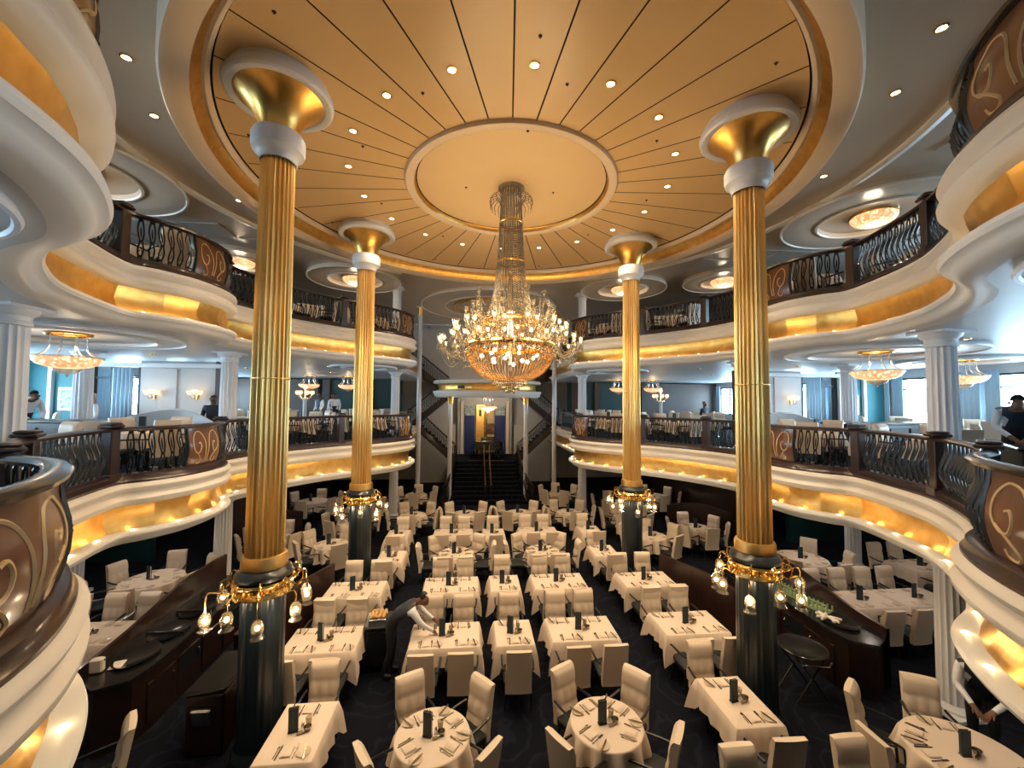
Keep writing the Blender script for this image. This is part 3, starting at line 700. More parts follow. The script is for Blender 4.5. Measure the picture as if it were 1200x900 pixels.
def make_bowl():
    t = thing('bowl_chandelier', 'x', 'chandelier')
    obj('canopy', MB().lathe([(0.001, 0), (0.42, 0), (0.44, -0.03), (0.40, -0.05)], 28), 'brass', t)
    for k in range(8):
        a = 2*PI*(k+0.5)/8
        obj('stem', MB().tube([(r*math.cos(a), r*math.sin(a), z) for r, z in catmull([(0.34, -0.03), (0.34, -0.22), (0.38, -0.40), (0.50, -0.52), (0.60, -0.58)], 3)], 0.013, 5), 'steel', t)
    obj('rim', MB().lathe([(0.62, -0.55), (0.66, -0.56), (0.66, -0.60), (0.62, -0.61)], 40), 'crystal', t)
    b = obj('beaded_bowl', MB().lathe([(0.64, -0.58), (0.62, -0.65), (0.54, -0.74), (0.42, -0.80), (0.30, -0.83), (0.24, -0.84)], 40), 'beaded_bowl', t)
    obj('lower_bowl', MB().lathe([(0.27, -0.84), (0.25, -0.89), (0.17, -0.95), (0.07, -0.985), (0.02, -0.99)], 24), 'crystal', t)
    obj('finial', MB().lathe([(0.02, -0.985), (0.035, -1.01), (0.02, -1.04), (0.001, -1.06)], 10), 'crystal', t)
    for c_ in t.children: c_.data.transform(Matrix.Diagonal((0.76, 0.76, 0.78, 1)))
    return t
bp = Proto(make_bowl)
rn = tn
for sx in (1, -1):
    for (x, y, z, nm, gr) in ((8.45, 8.4, 6.145, 'beside the side bay of the lower gallery', 'lower gallery bowl chandeliers'), (8.85, 20.8, 6.145, 'at the far end of the lower gallery', 'far bowl chandeliers'), (7.1, 21.2, 6.145, 'nearer the stairs at the far lower gallery', 'far bowl chandeliers'), (12.2, 9.5, 6.145, 'near the windows of the lower gallery', 'window bowl chandeliers')):
        bp.at((sx*x, y, z), 0, 'glowing beaded glass bowl chandelier %s, %s' % (nm, H[sx]), gr)
        lamp('bowl_lamp', 'POINT', (sx*x, y, z-0.36), 7, WARM2, 0.12)
        if x in (8.45, 12.2):
            ceiling_ring('trim_%d' % tn, sx*x, y, 6.155, 1.75 if x < 9 else 1.3, 1.25 if x < 9 else 0.9, 0.06, 'round moulding in the soffit around a bowl chandelier', 'soffit', 'white'); tn += 1
    for (x, y, nm) in ((9.4, 9.2, 'side bay'), (5.5, 16.4, 'stairs'), (9.0, 14.8, 'corner')):
        t = thing('flush_chandelier', 'beaded crystal dome light over the upper gallery %s, %s' % (nm, H[sx]), 'chandelier', (sx*x, y, CEIL+0.06), 0, 'upper gallery crystal dome lights')
        obj('ceiling_plate', MB().lathe([(0.001, 0), (0.50, 0), (0.50, -0.05), (0.46, -0.07)], 32), 'brass', t)
        obj('beaded_dome', MB().lathe([(0.48, -0.06), (0.47, -0.13), (0.40, -0.21), (0.28, -0.27), (0.14, -0.30), (0.001, -0.31)], 32), 'beaded_bowl', t)
        lamp('dome_light', 'POINT', (sx*x, y, CEIL-0.36), 22, WARM2, 0.15)
# round soffit rings under the gallery noses
for sx in (1, -1):
    for zz in (6.155, 2.545):
        ceiling_ring('trim_%d' % tn, sx*4.75, 2.1, zz, 1.25, 0.8, 0.05, 'round moulding under the rounded gallery nose', 'soffit', 'white'); tn += 1
        ceiling_ring('trim_%d' % tn, sx*4.75, 15.1, zz, 1.15, 0.75, 0.05, 'round moulding under the rounded gallery end by the stairs', 'soffit', 'white'); tn += 1

# ================================================================== STAIRCASE
ST = (0, 19.45)
sh = MB()
stair = struct('staircase', MB().box((0, 23.9, 0.80), (3.7, 3.0, 1.66)), 'carpet', label='wide dark carpeted central staircase rising to the piano landing', smooth=False)
nst = 10; rise = 1.65/nst; run = 0.30
for k in range(nst):
    obj('step', MB().bevbox((0, ST[1]+run*(k+0.5)+0.15, rise*(k+1)/2), (3.3+0.7*max(0, 1-k/3)*0.6, run+0.3, rise*(k+1)), 0.012), 'carpet', stair, smooth=False)
    obj('nosing', MB().box((0, ST[1]+run*k+0.015, rise*(k+1)-0.012), (3.28, 0.03, 0.024)), 'black_top', stair, smooth=False)
obj('landing_edge', MB().box((0, 22.46, 1.66), (2.0, 0.10, 0.03)), 'walnut', stair, smooth=False)
for sx in (-0.14, 0.14):
    h = MB().tube([(sx, ST[1]-0.05, 0.9), (sx, ST[1]+2.9, 2.5)], 0.028, 8)
    for k in range(5): y = ST[1]+0.1+0.66*k; h.tube([(sx, y, 0.12+0.55*(y-ST[1])), (sx, y, 0.92+0.545*(y-ST[1]))], 0.016, 6)
    o = obj('stair_handrail', h, 'brass'); tag(o, 'brass handrail up the middle of the central staircase, %s' % H[1 if sx > 0 else -1], 'handrail', 'central stair handrails')
def flight_rail(name, pts, label, group, step=0.16):
    t = thing(name, label, 'railing', pts[0], 0, group); o = Vector(pts[0]); P3 = [Vector(p)-o for p in catmull(pts, 8)]
    obj('handrail', MB().tube([p+Vector((0, 0, 0.88)) for p in P3], 0.04, 6), 'mahogany', t)
    obj('string', MB().strip([[tuple(p+Vector((0, 0, -0.22))) for p in P3], [tuple(p+Vector((0, 0, 0.12))) for p in P3], [tuple(p+Vector((0.0, 0.05, 0.12))) for p in P3], [tuple(p+Vector((0, 0.05, -0.22))) for p in P3]]), 'mahogany', t)
    d = 0
    for a, b in zip(P3, P3[1:]):
        L = (b-a).length; 
        while d < L:
            p = a.lerp(b, d/L); q = link('baluster', BAL, t, p+Vector((0, 0, 0.14))); q.rotation_euler = (0, 0, math.atan2(b.y-a.y, b.x-a.x)); d += step
        d -= L
    return t
for sx in (1, -1):
    flight_rail('stair_balustrade', [(sx*2.15, 19.2, 0.05), (sx*1.95, 19.7, 0.25), (sx*1.78, 20.6, 0.72), (sx*1.72, 21.6, 1.25), (sx*1.70, 22.3, 1.65)], 'curved black balustrade flanking the lower central staircase, ' + H[sx], 'central stair balustrades')
    flight_rail('stair_balustrade', [(sx*1.75, 22.75, 1.68), (sx*2.4, 22.75, 2.25), (sx*3.1, 22.75, 2.90), (sx*3.75, 22.75, 3.5)], 'black balustrade of the flight rising outwards from the piano landing, ' + H[sx], 'outward stair balustrades')
    flight_rail('stair_balustrade', [(sx*4.3, 23.6, 3.6), (sx*3.5, 23.6, 4.25), (sx*2.7, 23.6, 4.9), (sx*2.2, 23.6, 5.3)], 'black balustrade of the flight rising inwards to the canopy level, ' + H[sx], 'inward stair balustrades')
    flight_rail('stair_balustrade', [(sx*2.2, 24.6, 5.45), (sx*3.0, 24.6, 6.1), (sx*4.0, 24.6, 6.9), (sx*4.4, 24.6, 7.2)], 'black balustrade of the top flight rising outwards to the upper gallery, ' + H[sx], 'top stair balustrades')
    for (x0, x1, z0, z1, yy0, yy1, nm) in ((1.75, 3.8, 1.66, 3.52, 22.8, 23.9, 'rising outwards from the piano landing'), (4.3, 2.2, 3.52, 5.3, 23.65, 24.7, 'rising inwards to the canopy level'), (2.2, 4.4, 5.4, 7.13, 24.65, 25.7, 'rising outwards to the upper gallery')):
        fl = struct('stair_flight', MB().prism([(0, 0), (0, 0.01), (0.01, 0.01)], 0, 0.01), 'dark_wood', label='dark carpeted stair flight %s' % nm, smooth=False)
        fl.data = MB().add([(sx*x0, yy0, z0-0.30), (sx*x0, yy1, z0-0.30), (sx*x1, yy1, z1-0.30), (sx*x1, yy0, z1-0.30), (sx*x0, yy0, z0), (sx*x0, yy1, z0), (sx*x1, yy1, z1), (sx*x1, yy0, z1)],
                           [(0, 1, 2, 3), (4, 5, 6, 7), (0, 3, 7, 4), (1, 2, 6, 5), (0, 1, 5, 4), (3, 2, 6, 7)]).mesh('stair_flight', 'dark_wood', smooth=False)
        for k in range(10):
            t = (k+0.5)/10; obj('step', MB().box((sx*(x0+(x1-x0)*t), (yy0+yy1)/2, z0+(z1-z0)*(t+0.05)-0.06), (abs(x1-x0)/10+0.02, yy1-yy0, 0.16)), 'carpet', fl, smooth=False)
    for x, y, zt_, r_, lb, gr in ((1.89, 20.2, 5.2, 0.115, 'slim white column holding up the canopy over the stairs', 'canopy columns'), (3.55, 21.2, 9.8, 0.12, 'very tall slim white column at the gallery edge by the stairs', 'tall slim columns')):
        c_ = column('slim_column', sx*x, y, 0, zt_, r_, lb + ', ' + H[sx], gr, fl=False)
        z0 = zt_-0.42; g_ = obj('gilded_sleeve', MB().lathe([(r_+0.01, z0), (r_+0.015, z0+0.03), (r_+0.013, zt_-0.16), (r_+0.05, zt_-0.06), (r_+0.06, zt_-0.005)], 20), 'gold', c_)
# canopy over the landing: gold cove, cornice and ledge, rounded front
def arc_front(r, off, z): return [((2.5+off)*math.sin(t), 21.6-(1.9+off)*math.cos(t), z) for t in [R(-90+180*k/40) for k in range(41)]]
can = thing('stair_canopy', 'white and gold curved canopy over the central staircase', 'canopy', (0, 21.0, 5.1))
def sh3(rows): return [[(p[0], p[1]-21.0, p[2]-5.1) for p in r] for r in rows]
obj('lower_ledge', MB().strip(sh3([arc_front(0, -2.4, 5.12), arc_front(0, 0.2, 5.12), arc_front(0, 0.30, 5.2), arc_front(0, 0.36, 5.34), arc_front(0, 0.40, 5.44), arc_front(0, 0.2, 5.46), arc_front(0, 0.05, 5.46)])), 'ledge_white', can)
for k in range(10):
    def seg(off, z): return [((2.5+off)*math.sin(t), 21.6-(1.9+off)*math.cos(t), z) for t in (R(-90+18*k), R(-90+18*k+9), R(-90+18*k+18))]
    obj('gold_panel', MB().strip(sh3([seg(0.12, 5.46), seg(0.08, 5.62), seg(0.16, 5.80)])), 'gold', can)
obj('cornice', MB().strip(sh3([arc_front(0, 0.1, 5.80), arc_front(0, 0.34, 5.82), arc_front(0, 0.38, 5.90), arc_front(0, 0.33, 5.98), arc_front(0, -2.4, 5.98)])), 'cream', can)
for sx in (-1.0, 1.0): obj('vent_grille', MB().box((sx*1.35, 19.78-21.0+0.12, 5.62-5.1), (0.36, 0.06, 0.14), rz=sx*0.35), 'frame_dark', can)
tc_ = bp.at((0, 20.9, 5.12), 0, 'small glowing bowl light under the stair canopy', None)
lamp('canopy_lamp', 'POINT', (0, 20.6, 4.3), 40, WARM2, 0.15)
lamp('landing_lamp', 'POINT', (0, 23.0, 4.7), 80, WARM2, 0.15)
# wall of the landing: blue panels, gold column, pictures
obj_bw = struct('landing_wall', MB().box((0, 25.6, 3.4), (3.4, 0.16, 3.6)), 'pale_wall', smooth=False, label='pale wall behind the piano landing')
for sx in (-1, 1):
    obj('blue_panel', MB().box((sx*0.95, 25.45, 3.1), (0.65, 0.10, 2.9)), 'blue_panel', obj_bw, smooth=False)
    p_ = obj('art_panel', MB().box((sx*0.95, 25.36, 4.35), (0.62, 0.06, 0.62)), 'picture'); tag(p_, 'square silvery art panel above a deep blue wall panel, ' + H[sx], 'artwork', 'landing art panels')
    obj('pilaster', MB().box((sx*1.42, 25.45, 3.3), (0.18, 0.12, 3.3)), 'cream', obj_bw, smooth=False)
obj('gilded_panel', MB().bevbox((-0.30, 25.40, 3.2), (0.52, 0.14, 3.0), 0.02), 'gold', obj_bw, smooth=False)
obj('gilded_panel', MB().bevbox((0.32, 25.42, 3.2), (0.52, 0.12, 3.0), 0.02), 'inlay', obj_bw, smooth=False)
obj('half_column', MB().lathe([(0.10, 1.7), (0.10, 4.7)], 20, (0.05, 25.33, 0), flute=(12, 0.012)), 'gold', obj_bw)
p_ = obj('portrait', MB().bevbox((0.36, 25.24, 3.25), (0.48, 0.05, 0.6), 0.01), 'portrait'); tag(p_, 'dark framed portrait on the gilded wall above the piano', 'picture')
p_ = obj('oval_plaque', MB().bevbox((-0.30, 25.31, 4.2), (0.16, 0.04, 0.42), 0.018), 'frame_dark'); tag(p_, 'dark narrow plaque on the gilded wall beside the art panels', 'plaque')
# grand piano
pi = thing('grand_piano', 'black grand piano on the stair landing', 'piano', (0.1, 23.5, 1.66))
outl = catmull([(-0.75, -0.55), (0.75, -0.55), (0.78, 0.1), (0.62, 0.55), (0.25, 0.80), (-0.1, 1.15), (-0.5, 1.25), (-0.75, 0.9), (-0.75, -0.55)], 5)[:-1]
obj('case', MB().prism(outl, 0.50, 0.95), 'piano_black', pi)
lid = MB().prism(outl, 0, 0.02); lid.v = [((x+0.75)*math.cos(0.04)-0.75, y, 0.955+(x+0.75)*math.sin(0.04)+z) for x, y, z in lid.v]
obj('lid', lid, 'piano_black', pi)
obj('keyboard', MB().box((0, -0.62, 0.70), (1.3, 0.18, 0.05)), 'paper', pi, smooth=False)
obj('music_desk', MB().bevbox((0, -0.25, 1.10), (0.8, 0.03, 0.26), 0.01, rx=-0.25), 'piano_black', pi, smooth=False)
bn = thing('piano_bench', 'black padded bench before the grand piano', 'bench', (0.1, 22.62, 1.66))
obj('cushion', MB().bevbox((0, 0, 0.44), (0.9, 0.20, 0.10), 0.03), 'piano_black', bn)
for x_ in (-0.4, 0.4): obj('leg', MB().bevbox((x_, 0, 0.2), (0.05, 0.16, 0.4), 0.01), 'piano_black', bn)
obj('keyslip', MB().box((0, -0.73, 0.68), (1.5, 0.05, 0.12)), 'piano_black', pi, smooth=False)
for x, y in ((-0.6, -0.4), (0.6, -0.4), (-0.3, 0.9)): obj('leg', MB().lathe([(0.05, 0), (0.04, 0.05), (0.06, 0.45), (0.08, 0.62)], 12, (x, y, 0)), 'piano_black', pi)
# walls beside the staircase
for sx in (1, -1):
    struct('stair_side_wall', MB().box((sx*2.95, 25.0, 1.75), (2.3, 0.14, 3.5)).box((sx*4.2, 25.9, 6.0), (4.0, 0.12, 7.0)), 'pale_wall', smooth=False, label='pale panelled wall beneath the side stair flight')

# ================================================================== LOWER GALLERY SHELL
wnum = 40
for sx in (1, -1):
    wl = struct('gallery_wall', MB().box((sx*9.7, 13.3, 4.80), (2.2, 0.18, 2.56)), 'pale_wall', smooth=False, label='pale panelled gallery wall carrying two sconces')
    for xx in (9.15, 10.25): obj('wall_panel', MB().bevbox((sx*xx, 13.19, 4.9), (1.0, 0.04, 1.9), 0.012), 'pale_wall', wl, smooth=False)
    obj('end_pier', MB().box((sx*8.5, 13.3, 4.80), (0.26, 0.36, 2.56)), 'brown_wall', wl, smooth=False)
    obj('crown_moulding', MB().box((sx*10.6, 13.12, 5.93), (4.6, 0.2, 0.12)), 'white', wl, smooth=False)
    t2 = struct('gallery_wall', MB().box((sx*13.3, 13.3, 4.80), (2.0, 0.18, 2.56)), 'teal_wall', smooth=False, label='teal gallery wall with white pilasters')
    for xx in (12.25, 13.2, 14.1): obj('pilaster', MB().box((sx*xx, 13.16, 4.8), (0.10, 0.10, 2.5)), 'white', t2, smooth=False)
    p_ = thing('framed_picture', 'small white framed picture on the teal gallery wall, ' + H[sx], 'picture', (sx*12.75, 13.18, 4.9), 0, 'pictures on teal walls')
    obj('frame', MB().bevbox((0, 0, 0), (0.5, 0.04, 0.7), 0.012), 'white', p_, smooth=False); obj('print', MB().box((0, -0.025, 0), (0.36, 0.01, 0.54)), 'picture', p_, smooth=False)
    wi = struct('window_%d' % wnum, MB().box((sx*10.85, 13.3, 4.8), (0.08, 0.12, 2.4)).box((sx*12.15, 13.3, 4.8), (0.08, 0.12, 2.4)).box((sx*11.65, 13.3, 4.8), (0.05, 0.1, 2.4)).box((sx*11.5, 13.3, 5.55), (1.3, 0.08, 0.05)).box((sx*11.5, 13.3, 3.75), (1.3, 0.12, 0.4)), 'frame_dark', smooth=False); wnum += 1
    obj('pane', MB().box((sx*11.5, 13.32, 4.9), (1.24, 0.012, 2.0)), 'pane', wi, smooth=False)
    rows = [[(sx*(10.95+0.6*j/16), 13.16+0.035*math.sin(j*2.1), z) for j in range(17)] for z in (3.525, 5.85)]
    cu = obj('curtain', MB().strip(rows), 'curtain'); md = cu.modifiers.new('thick', 'SOLIDIFY'); md.thickness = 0.015
    tag(cu, 'pale blue curtain drawn aside at the tall window beside the teal wall, ' + H[sx], 'curtain', 'curtains by the teal walls')
    # sconces
    for xx in (9.15, 10.35):
        s_ = thing('wall_sconce', 'brass wall sconce with three tulip shades, %s the brown pier, %s' % ('next to' if xx < 10 else 'farther from', H[sx]), 'lamp', (sx*xx, 13.17, 5.0), 0, 'gallery wall sconces')
        obj('back_plate', MB().bevbox((0, -0.02, 0), (0.07, 0.05, 0.2), 0.015), 'brass', s_)
        for q, (ax, az) in enumerate(((-0.15, 0.06), (0.0, 0.09), (0.15, 0.06))):
            ar = obj('arm', MB().tube([(0, -0.03, -0.04), (ax*0.6, -0.10, -0.07), (ax, -0.14, az-0.02)], 0.010, 5), 'brass', s_)
            obj('tulip_shade', MB().lathe([(0.02, az-0.01), (0.055, az+0.03), (0.06, az+0.07), (0.078, az+0.11)], 12, (ax, -0.14, 0)), 'bowl_glow', ar)
        lamp('sconce_lamp', 'POINT', (sx*xx, 12.92, 5.16), 3.5, WARM, 0.05)
    # far dark panelled walls, end of gallery
    fw = struct('gallery_wall', MB().box((sx*7.0, 23.6, 4.8), (4.4, 0.16, 2.56)), 'green_wall', smooth=False, label='dark green panelled wall at the far end of the lower gallery')
    for xx in (5.2, 6.6, 8.9): obj('pier', MB().box((sx*xx, 23.45, 4.8), (0.34, 0.2, 2.56)), 'brown_wall', fw, smooth=False)
    struct('gallery_wall', MB().box((sx*11.9, 23.6, 4.8), (5.0, 0.16, 2.56)), 'brown_wall', smooth=False, label='dark brown wall at the far outer end of the lower gallery')
    struct('gallery_wall', MB().box((sx*8.6, 18.4, 1.2), (0.2, 9.8, 2.46)), 'dark_wood', smooth=False, label='dark panelled wall under the gallery towards the stairs')
    struct('gallery_wall', MB().box((sx*12.4, 13.6, 1.2), (3.8, 0.2, 2.46)), 'green_wall', smooth=False, label='dark wall closing the outer main floor seating')
    t_ = thing('floor_candelabra', 'white pedestal candelabra with a crown of glowing glass shades, ' + H[sx], 'lamp', (sx*7.9, 17.95, 3.53), 0, 'gallery candelabra')
    obj('pedestal', MB().lathe([(0.20, 0), (0.20, 0.08), (0.12, 0.16), (0.08, 0.3), (0.075, 1.35), (0.12, 1.45), (0.05, 1.5)], 20), 'column_white', t_)
    for k in range(7):
        a = 2*PI*k/7; rr = 0.30
        ar = obj('arm', MB().tube([(0.04*math.cos(a), 0.04*math.sin(a), 1.48), (0.18*math.cos(a), 0.18*math.sin(a), 1.46), (rr*math.cos(a), rr*math.sin(a), 1.62)], 0.012, 5), 'brass', t_)
        obj('glass_shade', MB().lathe([(0.02, 1.62), (0.07, 1.66), (0.08, 1.72), (0.06, 1.78)], 10, (rr*math.cos(a), rr*math.sin(a), 0)), 'bowl_glow', ar)
    obj('top_shade', MB().lathe([(0.02, 1.5), (0.03, 1.85), (0.08, 1.9), (0.08, 1.97), (0.05, 2.02)], 10), 'bowl_glow', t_)
    lamp('candelabra_lamp', 'POINT', (sx*7.9, 17.95, 5.35), 6, WARM2, 0.1)
    # wooden service console and wave-topped banquette screens
    cs = thing('gallery_console', 'long dark wooden service console on the lower gallery, ' + H[sx], 'console', (sx*9.6, 9.5, 3.52), sx*0.12, 'gallery consoles')
    obj('body', MB().bevbox((0, 0, 0.45), (2.7, 0.6, 0.90), 0.02), 'dark_wood', cs, smooth=False); obj('top', MB().bevbox((0, 0, 0.92), (2.8, 0.68, 0.06), 0.02), 'mahogany', cs, smooth=False)
    for k in range(4): obj('door_panel', MB().bevbox((-1.0+0.66*k, -0.31, 0.45), (0.58, 0.03, 0.7), 0.01), 'mahogany', cs, smooth=False)
    bq = [(7.9+2.6*k/24, 11.9+0.35*math.sin(PI*k/24), 3.55+0.75+0.35*math.sin(PI*k/24)) for k in range(25)]
    b_ = obj('banquette_screen', MB().strip([[(sx*x, y-0.06, 3.53) for x, y, z in bq], [(sx*x, y-0.06, z-0.03) for x, y, z in bq], [(sx*x, y, z) for x, y, z in bq], [(sx*x, y+0.06, z-0.03) for x, y, z in bq], [(sx*x, y+0.06, 3.53) for x, y, z in bq]]), 'pale_wall')
    tag(b_, 'pale wave-topped screen standing before the sconce wall, ' + H[sx], 'screen', 'gallery wave screens')

# ================================================================== FURNITURE PROTOTYPES
def tuft_back():
    # upholstered back: tufted front (+y), plain rear; slight recline; local back plane at y=-0.25
    mb = MB(); W, Z0, Z1 = 0.42, 0.32, 1.01; nx, nz = 18, 24
    def front(u, v):
        x = (u-0.5)*W; z = Z0+(Z1-Z0)*v
        d = 0.0
        if v < 0.66:
            cu = abs(math.sin(PI*u*3)); cv = abs(math.sin(PI*v/0.66*2)); d = 0.034*(max(cu, 0.25)*cv)**0.5
        else: d = 0.030*abs(math.sin(PI*(v-0.66)/0.34))**0.35
        e = min(u, 1-u, (1-v)); d += 0.02*min(1, e/0.08)
        return x, d, z
    rows = []
    for k in range(nz+1):
        v = k/nz; r = []
        for j in range(nx+1):
            x, d, z = front(j/nx, v); y = -0.255 - 0.10*max(0, (z-0.45))/0.6 + d
            r.append((x*(1-0.05*v), y, z))
        rows.append(r)
    mb.strip(rows)
    back = [[((j/nx-0.5)*W*(1-0.05*k/6), -0.315-0.10*max(0, (Z0+(Z1-Z0)*k/6-0.45))/0.6-0.012*math.sin(PI*j/nx), Z0+(Z1-Z0)*k/6) for j in range(nx, -1, -1)] for k in range(7)]
    mb.strip(back)
    # sides and top
    for jj, sgn in ((0, 1), (nx, 1)):
        fr = [rows[k*4][jj] for k in range(7)]; bk = [back[k][nx-jj] for k in range(7)]
        mb.strip([fr, bk])
    mb.strip([rows[-1], [back[-1][nx-j] for j in range(nx+1)]]); mb.strip([rows[0], [back[0][nx-j] for j in range(nx+1)]])
    return mb
BACK = tuft_back().mesh('backrest', 'leather', ang=50)
SEAT = MB().bevbox((0, 0.0, 0.42), (0.46, 0.48, 0.10), 0.03).mesh('seat', 'seat_dark')
FRAME = MB().box((0, 0, 0.355), (0.42, 0.44, 0.03)).mesh('seat_frame', 'iron', smooth=False)
ARMS = [MB().tube([(s*0.235, -0.27, 0.66), (s*0.255, -0.10, 0.65), (s*0.255, 0.12, 0.64), (s*0.25, 0.19, 0.62), (s*0.245, 0.20, 0.42)], 0.018, 5).mesh('armrest', 'iron') for s in (-1, 1)]
LEGS = [MB().tube([(sx*0.20, sy*0.20, 0.37), (sx*0.215, sy*0.225, 0.0)], [0.02, 0.014], 5).mesh('leg', 'iron') for sx in (-1, 1) for sy in (-1, 1)]
def make_chair():
    t = thing('dining_chair', 'x', 'chair')
    link('backrest', BACK, t); link('seat', SEAT, t); link('seat_frame', FRAME, t)
    for a in ARMS: link('armrest', a, t)
    for l in LEGS: link('leg', l, t)
    return t
chairP = Proto(make_chair)
def make_table():
    t = thing('dining_table', 'x', 'table')
    obj('tabletop', MB().bevbox((0, 0, 0.725), (0.6, 0.6, 0.03), 0.01), 'dark_wood', t, smooth=False)
    obj('pedestal', MB().lathe([(0.06, 0.05), (0.05, 0.2), (0.05, 0.6), (0.12, 0.71)], 14), 'iron', t)
    obj('base', MB().lathe([(0.26, 0.0), (0.26, 0.025), (0.10, 0.05), (0.06, 0.07)], 20), 'iron', t)
    return t
tableP = Proto(make_table)
def round_cloth(r, drop, nf):
    n = 72; rows = []
    for k, (q, z) in enumerate(((0.0, 0.752), (0.5, 0.752), (0.97, 0.752), (1.0, 0.748), (1.012, 0.735), (1.03, 0.70), (1.06, 0.75-drop*0.5), (1.10, 0.75-drop))):
        row = []
        for j in range(n+1):
            a = 2*PI*j/n; f = 0
            if k >= 5: f = (0.02, 0.05, 0.085)[k-5]*math.sin(nf*a+0.6*math.sin(3*a))
            dz = 0.045*math.sin(4*a) if k == 7 else 0
            row.append(((r*q+f)*math.cos(a), (r*q+f)*math.sin(a), z+dz))
        rows.append(row)
    return MB().strip(rows)
def rect_cloth(w_, d_, drop):
    # top with hanging sides, the four corners falling lower in a point
    hx, hy = w_/2, d_/2; per = []
    m = 14
    for (x0, y0, x1, y1, nx, ny) in ((-hx, -hy, hx, -hy, 0, -1), (hx, -hy, hx, hy, 1, 0), (hx, hy, -hx, hy, 0, 1), (-hx, hy, -hx, -hy, -1, 0)):
        for k in range(m): t = k/m; per.append((x0+(x1-x0)*t, y0+(y1-y0)*t, nx, ny, t))
    rows = [[], [], [], [], []]
    for i, (x, y, nx, ny, t) in enumerate(per + per[:1]):
        c = 0.0; ang = min(t, 1-t)
        if ang < 0.16: c = (1-ang/0.16)**1.3
        if t == 0: nx2, ny2 = x/hx, y/hy
        else: nx2, ny2 = nx, ny
        wv = 0.012*math.sin(i*1.7)
        rows[0].append((x*0.5, y*0.5, 0.752)); rows[1].append((x*0.985, y*0.985, 0.752)); rows[2].append((x+nx2*0.008, y+ny2*0.008, 0.742))
        rows[3].append((x+nx2*(0.03+wv)+c*0.03*nx2, y+ny2*(0.03+wv)+c*0.03*ny2, 0.75-drop*0.5-0.03*c))
        rows[4].append((x+nx2*(0.05+2*wv)+c*0.06*nx2, y+ny2*(0.05+2*wv)+c*0.06*ny2, 0.75-drop-0.20*c))
    mb = MB().strip(rows)
    mb.add([(-hx/2, -hy/2, 0.752), (hx/2, -hy/2, 0.752), (hx/2, hy/2, 0.752), (-hx/2, hy/2, 0.752)], [(0, 1, 2, 3)])
    return mb
def cloth_proto(mb):
    return Proto(lambda: tag(obj('tablecloth', mb, 'linen', ang=60), 'x', 'tablecloth'))
clothP = {'round': cloth_proto(round_cloth(0.465, 0.36, 11)), 'biground': cloth_proto(round_cloth(0.60, 0.36, 13)), 'four': cloth_proto(rect_cloth(1.2, 0.78, 0.30)), 'two': cloth_proto(rect_cloth(0.66, 0.80, 0.30)), 'long': cloth_proto(rect_cloth(0.66, 0.95, 0.30))}
# table top things
def make_menu():
    t = thing('menu_holder', 'x', 'menu')
    obj('cover', MB().bevbox((-0.014, 0, 0.155), (0.012, 0.11, 0.29), 0.003).bevbox((0.0, 0.052, 0.155), (0.034, 0.008, 0.29), 0.003), 'navy_menu', t, smooth=False)
    obj('pages', MB().box((0.0, 0, 0.15), (0.018, 0.10, 0.27)), 'paper', t, smooth=False)
    obj('back_cover', MB().bevbox((0.016, 0, 0.155), (0.010, 0.11, 0.28), 0.003), 'navy_menu', t, smooth=False)
    obj('foot', MB().bevbox((0, 0, 0.008), (0.06, 0.12, 0.016), 0.004), 'iron', t, smooth=False)
    return t
def single(name, mb, m, cat): return Proto(lambda: tag(obj(name, mb, m), 'x', cat))
menuP = Proto(make_menu)
plateP = single('bread_plate', MB().lathe([(0.001, 0.004), (0.05, 0.004), (0.056, 0.007), (0.078, 0.014), (0.08, 0.012), (0.058, 0.002), (0.001, 0.0)], 20), 'china', 'plate')
knifeP = single('table_knife', MB().add([(-0.008, -0.11, 0), (0.008, -0.11, 0), (0.010, 0.0, 0), (0.012, 0.08, 0), (0.002, 0.115, 0), (-0.008, 0.09, 0), (-0.007, 0, 0), (-0.008, -0.11, 0.006), (0.008, -0.11, 0.006), (0.010, 0.0, 0.007), (0.012, 0.08, 0.004), (0.002, 0.115, 0.003), (-0.008, 0.09, 0.004), (-0.007, 0, 0.007)], [(7, 8, 9, 10, 11, 12, 13), (0, 1, 8, 7), (1, 2, 9, 8), (2, 3, 10, 9), (3, 4, 11, 10), (4, 5, 12, 11), (5, 6, 13, 12), (6, 0, 7, 13)]), 'silver', 'knife')
fk = MB().box((0, -0.04, 0.004), (0.011, 0.13, 0.006)).box((0, 0.045, 0.005), (0.026, 0.045, 0.005))
for q in (-0.0095, -0.0032, 0.0032, 0.0095): fk.box((q, 0.082, 0.006), (0.004, 0.045, 0.004))
forkP = single('table_fork', fk, 'silver', 'fork')
napP = single('folded_napkin', MB().bevbox((0, 0, 0.008), (0.13, 0.15, 0.014), 0.006).bevbox((0.01, 0, 0.017), (0.10, 0.145, 0.008), 0.003), 'linen', 'napkin')
saltP = single('salt_shaker', MB().lathe([(0.020, 0), (0.022, 0.01), (0.016, 0.05), (0.018, 0.06), (0.012, 0.075), (0.001, 0.08)], 12), 'steel', 'shaker')
glassP = single('water_glass', MB().lathe([(0.001, 0.004), (0.030, 0.004), (0.036, 0.05), (0.040, 0.10), (0.037, 0.10), (0.033, 0.05), (0.028, 0.009), (0.001, 0.009)], 14), 'cup_glass', 'glass')
bowlP = single('sugar_bowl', MB().lathe([(0.001, 0), (0.028, 0), (0.045, 0.03), (0.048, 0.05), (0.044, 0.05), (0.03, 0.012), (0.001, 0.01)], 14), 'silver', 'bowl')

